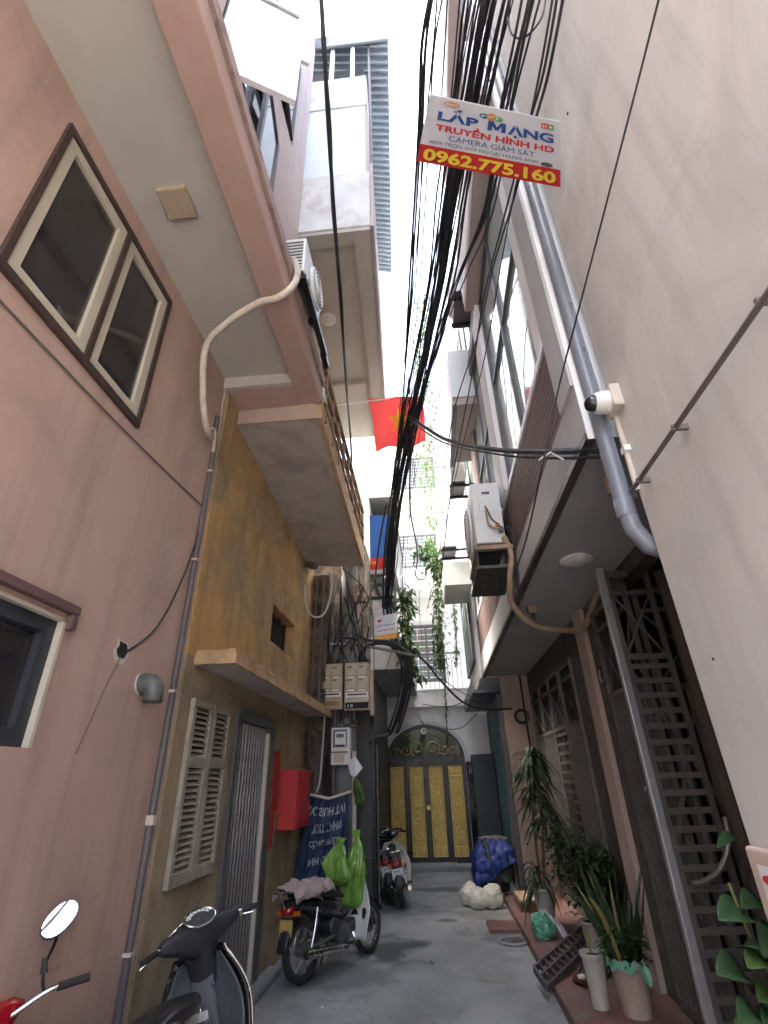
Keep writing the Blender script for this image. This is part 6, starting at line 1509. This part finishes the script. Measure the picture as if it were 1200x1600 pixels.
m1.build('foliage', 'leaf_dark', t); m2.build('foliage', 'leaf_mid', t)
# snake plant in the pinkish pot
t = thing('snake_plant', 'snake plant with long yellow-edged blades in a pinkish tapered pot', 'potted plant', (1.27, 4.83, PZ))
pot(t, (1.27, 4.83, PZ), .095, .135, .31, 'pot_pink', 1)
for i in range(36):
    a = rn.uniform(0, 6.28); r_ = rn.uniform(0, .10); p0 = Vector((1.27 + r_ * math.cos(a), 4.83 + r_ * math.sin(a), .33)); d = Vector((math.cos(a) * rn.uniform(.1, .5), math.sin(a) * rn.uniform(.1, .45), 1))
    m = MB(); leaf(m, p0, d, (math.cos(a + 1), math.sin(a + 1), .1), rn.uniform(.35, .80), rn.uniform(.03, .05), rn.uniform(.0, .45), 6)
    m.build('blade', 'leaf_snake' if i % 17 else 'leaf_yellow', t, smooth=True)
for sx, sy, L in ((-.42, .25, .62), (-.20, .1, .66), (.05, .1, .6)):
    p0 = Vector((1.24, 4.83, .34)); m = MB()
    leaf(m, p0, (sx, sy, 1), (0, 1, 0), L, .022, .12, 6); m.build('yellow_blade', 'leaf_yellow', t, smooth=True)
m = MB()
for i in range(130):
    a = rn.uniform(0, 6.28); r_ = rn.uniform(.02, .14); leaf(m, (1.27 + r_ * math.cos(a) - .02, 4.83 + r_ * math.sin(a), .34 + rn.uniform(0, .22)), (math.cos(a), math.sin(a), rn.uniform(.2, 1)), (0, 0, 1), rn.uniform(.06, .12), .04, .5, 3)
m.build('foliage', 'leaf_mid', t)
m = MB().grid(lambda u, v: (1.25 + .145 * math.cos(3.4 + 2.2 * u) * (1 + .1 * noise.noise(Vector((u * 9, v * 3, 1)))), 4.83 + .15 * math.sin(3.4 + 2.2 * u), .39 - .05 * v * (1 + noise.noise(Vector((u * 7, 1, 1)))) + .012 * math.sin(u * 30)), 26, 6)
m.build('plastic_wrap', 'bag_teal', t, smooth=True)
m = MB(); leaf(m, (1.33, 4.70, .38), (.15, -.35, -1), (0, -1, 0), .13, .055, .0, 4); m.build('plastic_scrap', 'bag_teal', t)
# narrow white pot with a bare stick
t = thing('white_pot', 'narrow white flower pot with dry soil and a few dead stalks', 'flower pot', (1.055, 4.95, PZ))
pot(t, (1.055, 4.95, PZ), .058, .085, .31, 'pot_white')
for dx, L in ((-.03, .16), (-.05, .2), (.0, .24)): m = MB(); leaf(m, (1.05, 4.95, .36), (dx * 3, .1, 1), (0, 1, 0), L, .014, .2, 4); m.build('stalk', 'leaf_yellow', t)
# broad-leaved plant at the near corner, stem and single big leaves
t = thing('leafy_vine', 'broad-leaved climbing plant at the bottom right corner', 'potted plant', (1.15, 2.45, PZ))
pot(t, (1.17, 2.45, PZ), .11, .15, .40, 'pot_pink')
for pts in ([(1.15, 2.42, .45), (1.12, 2.36, .75), (1.03, 2.3, 1.05), (1.0, 2.28, 1.2)], [(1.17, 2.44, .45), (1.18, 2.36, .8), (1.12, 2.26, 1.1)], [(1.16, 2.4, .45), (1.0, 2.35, .70), (.93, 2.32, .86)]):
    MB().ring(smooth_path(pts), .006, 6).build('stem', 'stem_green', t, smooth=True)
BL_ = [(1165, 1430, 1125, 1415, .115), (1190, 1410, 1160, 1400, .09), (1165, 1525, 1122, 1500, .12), (1195, 1500, 1168, 1492, .09), (1185, 1590, 1155, 1575, .10), (1150, 1308, 1122, 1306, .05), (1215, 1455, 1192, 1470, .09), (1210, 1560, 1185, 1545, .09), (1225, 1520, 1200, 1505, .1), (1160, 1480, 1178, 1470, .06), (1220, 1600, 1196, 1590, .1), (1195, 1620, 1150, 1615, .12)]
for i, (u0, v0, u1, v1, wd) in enumerate(BL_):
    y0 = 2.28 + .05 * (i % 3); p, q = at(u0, v0, y=y0), at(u1, v1, y=y0 - .06); d = q - p
    m = MB(); leaf(m, p, d, (0, -.7, 1), d.length * 1.25, wd, .30, 10, .62); m.build('leaf', 'leaf_big' if i % 4 != 3 else 'leaf_light', t, smooth=True, solid=.0015)
# hanging vines on the far houses
def vine(label, path, leaves, spread, mt1, mt2, L=.09, seed=1, base=None):
    t = thing('hanging_vine', label, 'vine', tuple(path[-1]), 'vines hanging by the white house')
    r = random.Random(seed); pts = smooth_path(path, 8)
    MB().ring(pts, .010, 5).build('stem', 'stem_green', t)
    for k in range(3): MB().ring([p + Vector((r.gauss(0, spread * .6), r.gauss(0, spread * .5), 0)) for p in pts], .006, 4).build('stem', 'stem_green', t)
    a, b = MB(), MB()
    for i in range(leaves):
        p = pts[int(r.random() ** .9 * (len(pts) - 1))] + Vector((r.gauss(0, spread), r.gauss(0, spread), r.gauss(0, .08)))
        an = r.uniform(0, 6.28); leaf(a if r.random() < .6 else b, p, (math.cos(an), math.sin(an), r.uniform(-1.0, .2)), (0, 0, 1), L * r.uniform(.6, 1.2), L * .5, .5, 2)
    a.build('foliage', mt1, t); b.build('foliage', mt2, t)
vine('long leafy vine trailing down past the white balcony window', [at(668, 845, y=10.6), at(680, 880, y=10.6), at(684, 940, y=10.5), at(686, 1000, y=10.5), at(688, 1045, y=10.5)], 800, .075, 'leaf_light', 'leaf_mid', .09, 3)
vine('bushy green vine mass spilling off the balcony post', [at(660, 858, y=10.3), at(672, 868, y=10.3), at(682, 885, y=10.3), at(690, 905, y=10.3)], 360, .13, 'leaf_mid', 'leaf_dark', .12, 4)
vine('clump of long leaves hanging beside the small notice', [at(636, 925, y=8.8), at(634, 950, y=8.7), at(632, 985, y=8.7), at(640, 1030, y=8.7), at(642, 1065, y=8.7)], 300, .065, 'leaf_mid', 'leaf_light', .15, 5)
vine('sparse thin vine down the wall beside the far house', [at(708, 930, y=11.6), at(712, 985, y=11.6), at(714, 1040, y=11.6)], 110, .03, 'leaf_light', 'leaf_mid', .09, 6)
vine('pale vine climbing high above the white house', [at(662, 470, y=11.4), at(655, 560, y=11.4), at(672, 640, y=11.4), at(668, 720, y=11.4), at(676, 830, y=11.4)], 620, .16, 'leaf_mid', 'leaf_light', .12, 7)
vine('thin vine strands hanging before the arch', [at(695, 1050, y=11.7), at(697, 1110, y=11.7), at(700, 1165, y=11.7)], 40, .02, 'leaf_light', 'leaf_mid', .06, 8)

# ================================================================ rubbish and small things
t = thing('covered_heap', 'heap of bags under a blue tarpaulin by the far house', 'rubbish heap', (.75, 9.2, 0))
m = MB().blob((.73, 9.25, .36), (.30, .36, .36), .18, 3, 2.0, 40, 26, True, .18); m.build('black_bag', 'bag_black', t, smooth=True)
def tarp(u, v):
    a = math.pi * (.98 + 1.25 * u); d = Vector((math.cos(a) * 2, math.sin(a) * 2, v * 2.2 + 3))
    ca, sa = math.cos(a), math.sin(a); k = 1 / max(abs(ca), abs(sa)) ** .55
    edge = .48 + .20 * math.sin(u * 6 + .4) + .06 * noise.noise(Vector((u * 9, 0, 2)))
    rr = (.30 * k) * (.42 + .62 * min(1, v * 2.0) ** .7) * (1 + .22 * abs(noise.noise(d * 1.7)) - .06) + .02 * abs(math.sin(u * 17 + v * 4))
    return (.73 + rr * ca, 9.20 + rr * 1.05 * sa, .72 - edge * v * .8 + .03 * noise.noise(d * 2.3))
MB().grid(tarp, 60, 30).build('tarpaulin', 'tarp_blue', t, smooth=True, solid=.006)
m = MB().blob((.80, 9.12, .52), (.17, .2, .19), .2, 8, 3, 28, 18, False, .3); m.build('clear_bag', 'clear_bag', t, smooth=True)
m = MB().blob((.76, 9.25, .71), (.22, .2, .05), .2, 6, 3, 24, 10, False, .1); m.build('folded_sheet', 'pipe_brown', t, smooth=True)
WB = 'white rubbish bags by the covered heap'
bag('rubbish_bag', 'white rubbish bag nearest the golden doors', (.32, 8.70, .115), (.135, .13, .14), 'bag_white', 2, crease=.22, amp=.10, fq=1.7, group=WB)
bag('rubbish_bag', 'white rubbish bag in the middle of the three', (.43, 8.52, .10), (.135, .12, .125), 'bag_white', 5, crease=.22, amp=.10, fq=1.7, group=WB)
bag('rubbish_bag', 'round white rubbish bag nearest the red paving', (.61, 8.54, .115), (.16, .14, .14), 'bag_white', 9, crease=.22, amp=.10, fq=1.7, group=WB)
bag('rubbish_bag', 'green see-through bag of rubbish beside the far plant pot', (.98, 6.72, PZ + .09), (.115, .11, .115), 'bag_teal', 4, crease=.35)
t = thing('clear_plastic_sheet', 'crumpled clear plastic sleeve leaning on the far plant pot', 'plastic sheet', (1.1, 6.7, PZ))
MB().grid(lambda u, v: (1.02 + .17 * v + .07 * (u - .5) + .012 * noise.noise(Vector((u * 5, v * 5, 2))), 6.86 - .30 * v + .02 * math.sin(u * 9), .27 - .17 * v * v + .03 * noise.noise(Vector((u * 4, v * 6, 1))) + .03 * math.sin(u * 6)), 14, 18).build('sleeve', 'clear_bag', t, smooth=True)
t = thing('plastic_grate', 'dark plastic grid leaning across the red paving', 'grate', (1.0, 5.85, PZ))
G0, G1, G2 = Vector((.70, 5.62, .115)), Vector((1.34, 6.55, .20)), Vector((.74, 5.30, .082))
gu, gv = G1 - G0, G2 - G0
def gp(a, b): return G0 + gu * a + gv * b
for a, b in (((0, 0), (1, 0)), ((0, 1), (1, 1)), ((0, 0), (0, 1)), ((1, 0), (1, 1)), ((0, .5), (1, .5))): MB().bar(gp(*a), gp(*b), .022, .045).build('rim_bar', 'grate', t)
for i in range(1, 11): MB().bar(gp(i / 11, 0), gp(i / 11, 1), .018, .035).build('cross_bar', 'grate', t)
t = thing('plastic_grate', 'second dark plastic grid lying flat beneath the leaning one', 'grate', (1.2, 5.7, PZ))
for i in range(7): MB().bar((.98 + .05 * i, 5.45 + .02 * i, PZ + .012), (1.18 + .05 * i, 5.95 + .02 * i, PZ + .012), .02, .02).build('cross_bar', 'grate', t)
for q in (0, 1): MB().bar((.98 + .2 * q, 5.45 + .5 * q, PZ + .03), (1.30 + .2 * q, 5.57 + .5 * q, PZ + .03), .02, .015).build('rim_bar', 'grate', t)
t = thing('brown_bowl', 'brown glazed bowl on the red paving before the pots', 'bowl', (1.09, 5.42, PZ))
MB().lathe((1.09, 5.42, PZ), [(.05, 0), (.10, .02), (.125, .045), (.115, .045), (.06, .02), (.01, .018)], 24).build('bowl', 'bowl_brown', t, smooth=True)
MB().blob((1.04, 5.42, PZ + .045), (.035, .03, .018), .2, 2, 2, 12, 8).build('scraps', 'plastic_dirty', t, smooth=True)
t = thing('cardboard_box', 'flattened brown cardboard box on the paving behind the bags', 'box', (1.1, 8.0, PZ))
MB().box(.90, 1.22, 7.85, 8.5, PZ, PZ + .11).build('box', 'wood_brown', t, bevel=.01)
MB().box(.92, 1.20, 7.87, 8.48, PZ + .111, PZ + .118).build('lid', 'hose_tan', t)
t = thing('wooden_stick', 'thin wooden stick leaning on the dark wall by the far house', 'stick', (1.12, 9.4, 0))
MB().ring([(1.02, 9.0, .0), (1.1, 9.3, 1.3)], .012, 6).build('stick', 'rail_brown', t)
t = thing('green_box', 'dull teal crate on the first far motorbike', 'box', (-1.0, 9.5, .8))
MB().box(-1.12, -.88, 9.75, 9.98, .70, .86).build('crate', 'dark_panel', t, bevel=.01)

rl = random.Random(21)
for i in range(14):
    x, y = rl.uniform(-1.2, .7), rl.uniform(4.6, 10.5); k = rl.uniform(.012, .03); a = rl.uniform(0, 6.28)
    q = [Vector((x + k * math.cos(a + j * 1.57) * rl.uniform(.6, 1.3), y + k * math.sin(a + j * 1.57) * rl.uniform(.6, 1.3), .006 + rl.uniform(0, .012))) for j in range(4)]
    tag(MB().add(q, [(0, 1, 2), (0, 2, 3)]).build('litter_scrap', ('paper_white', 'leaf_yellow', 'wood_brown')[i % 3], solid=.002), ('tiny scrap of white paper litter on the concrete', 'small dry leaf lying on the concrete', 'small brown scrap lying on the concrete')[i % 3], 'litter', 'litter scattered on the lane')
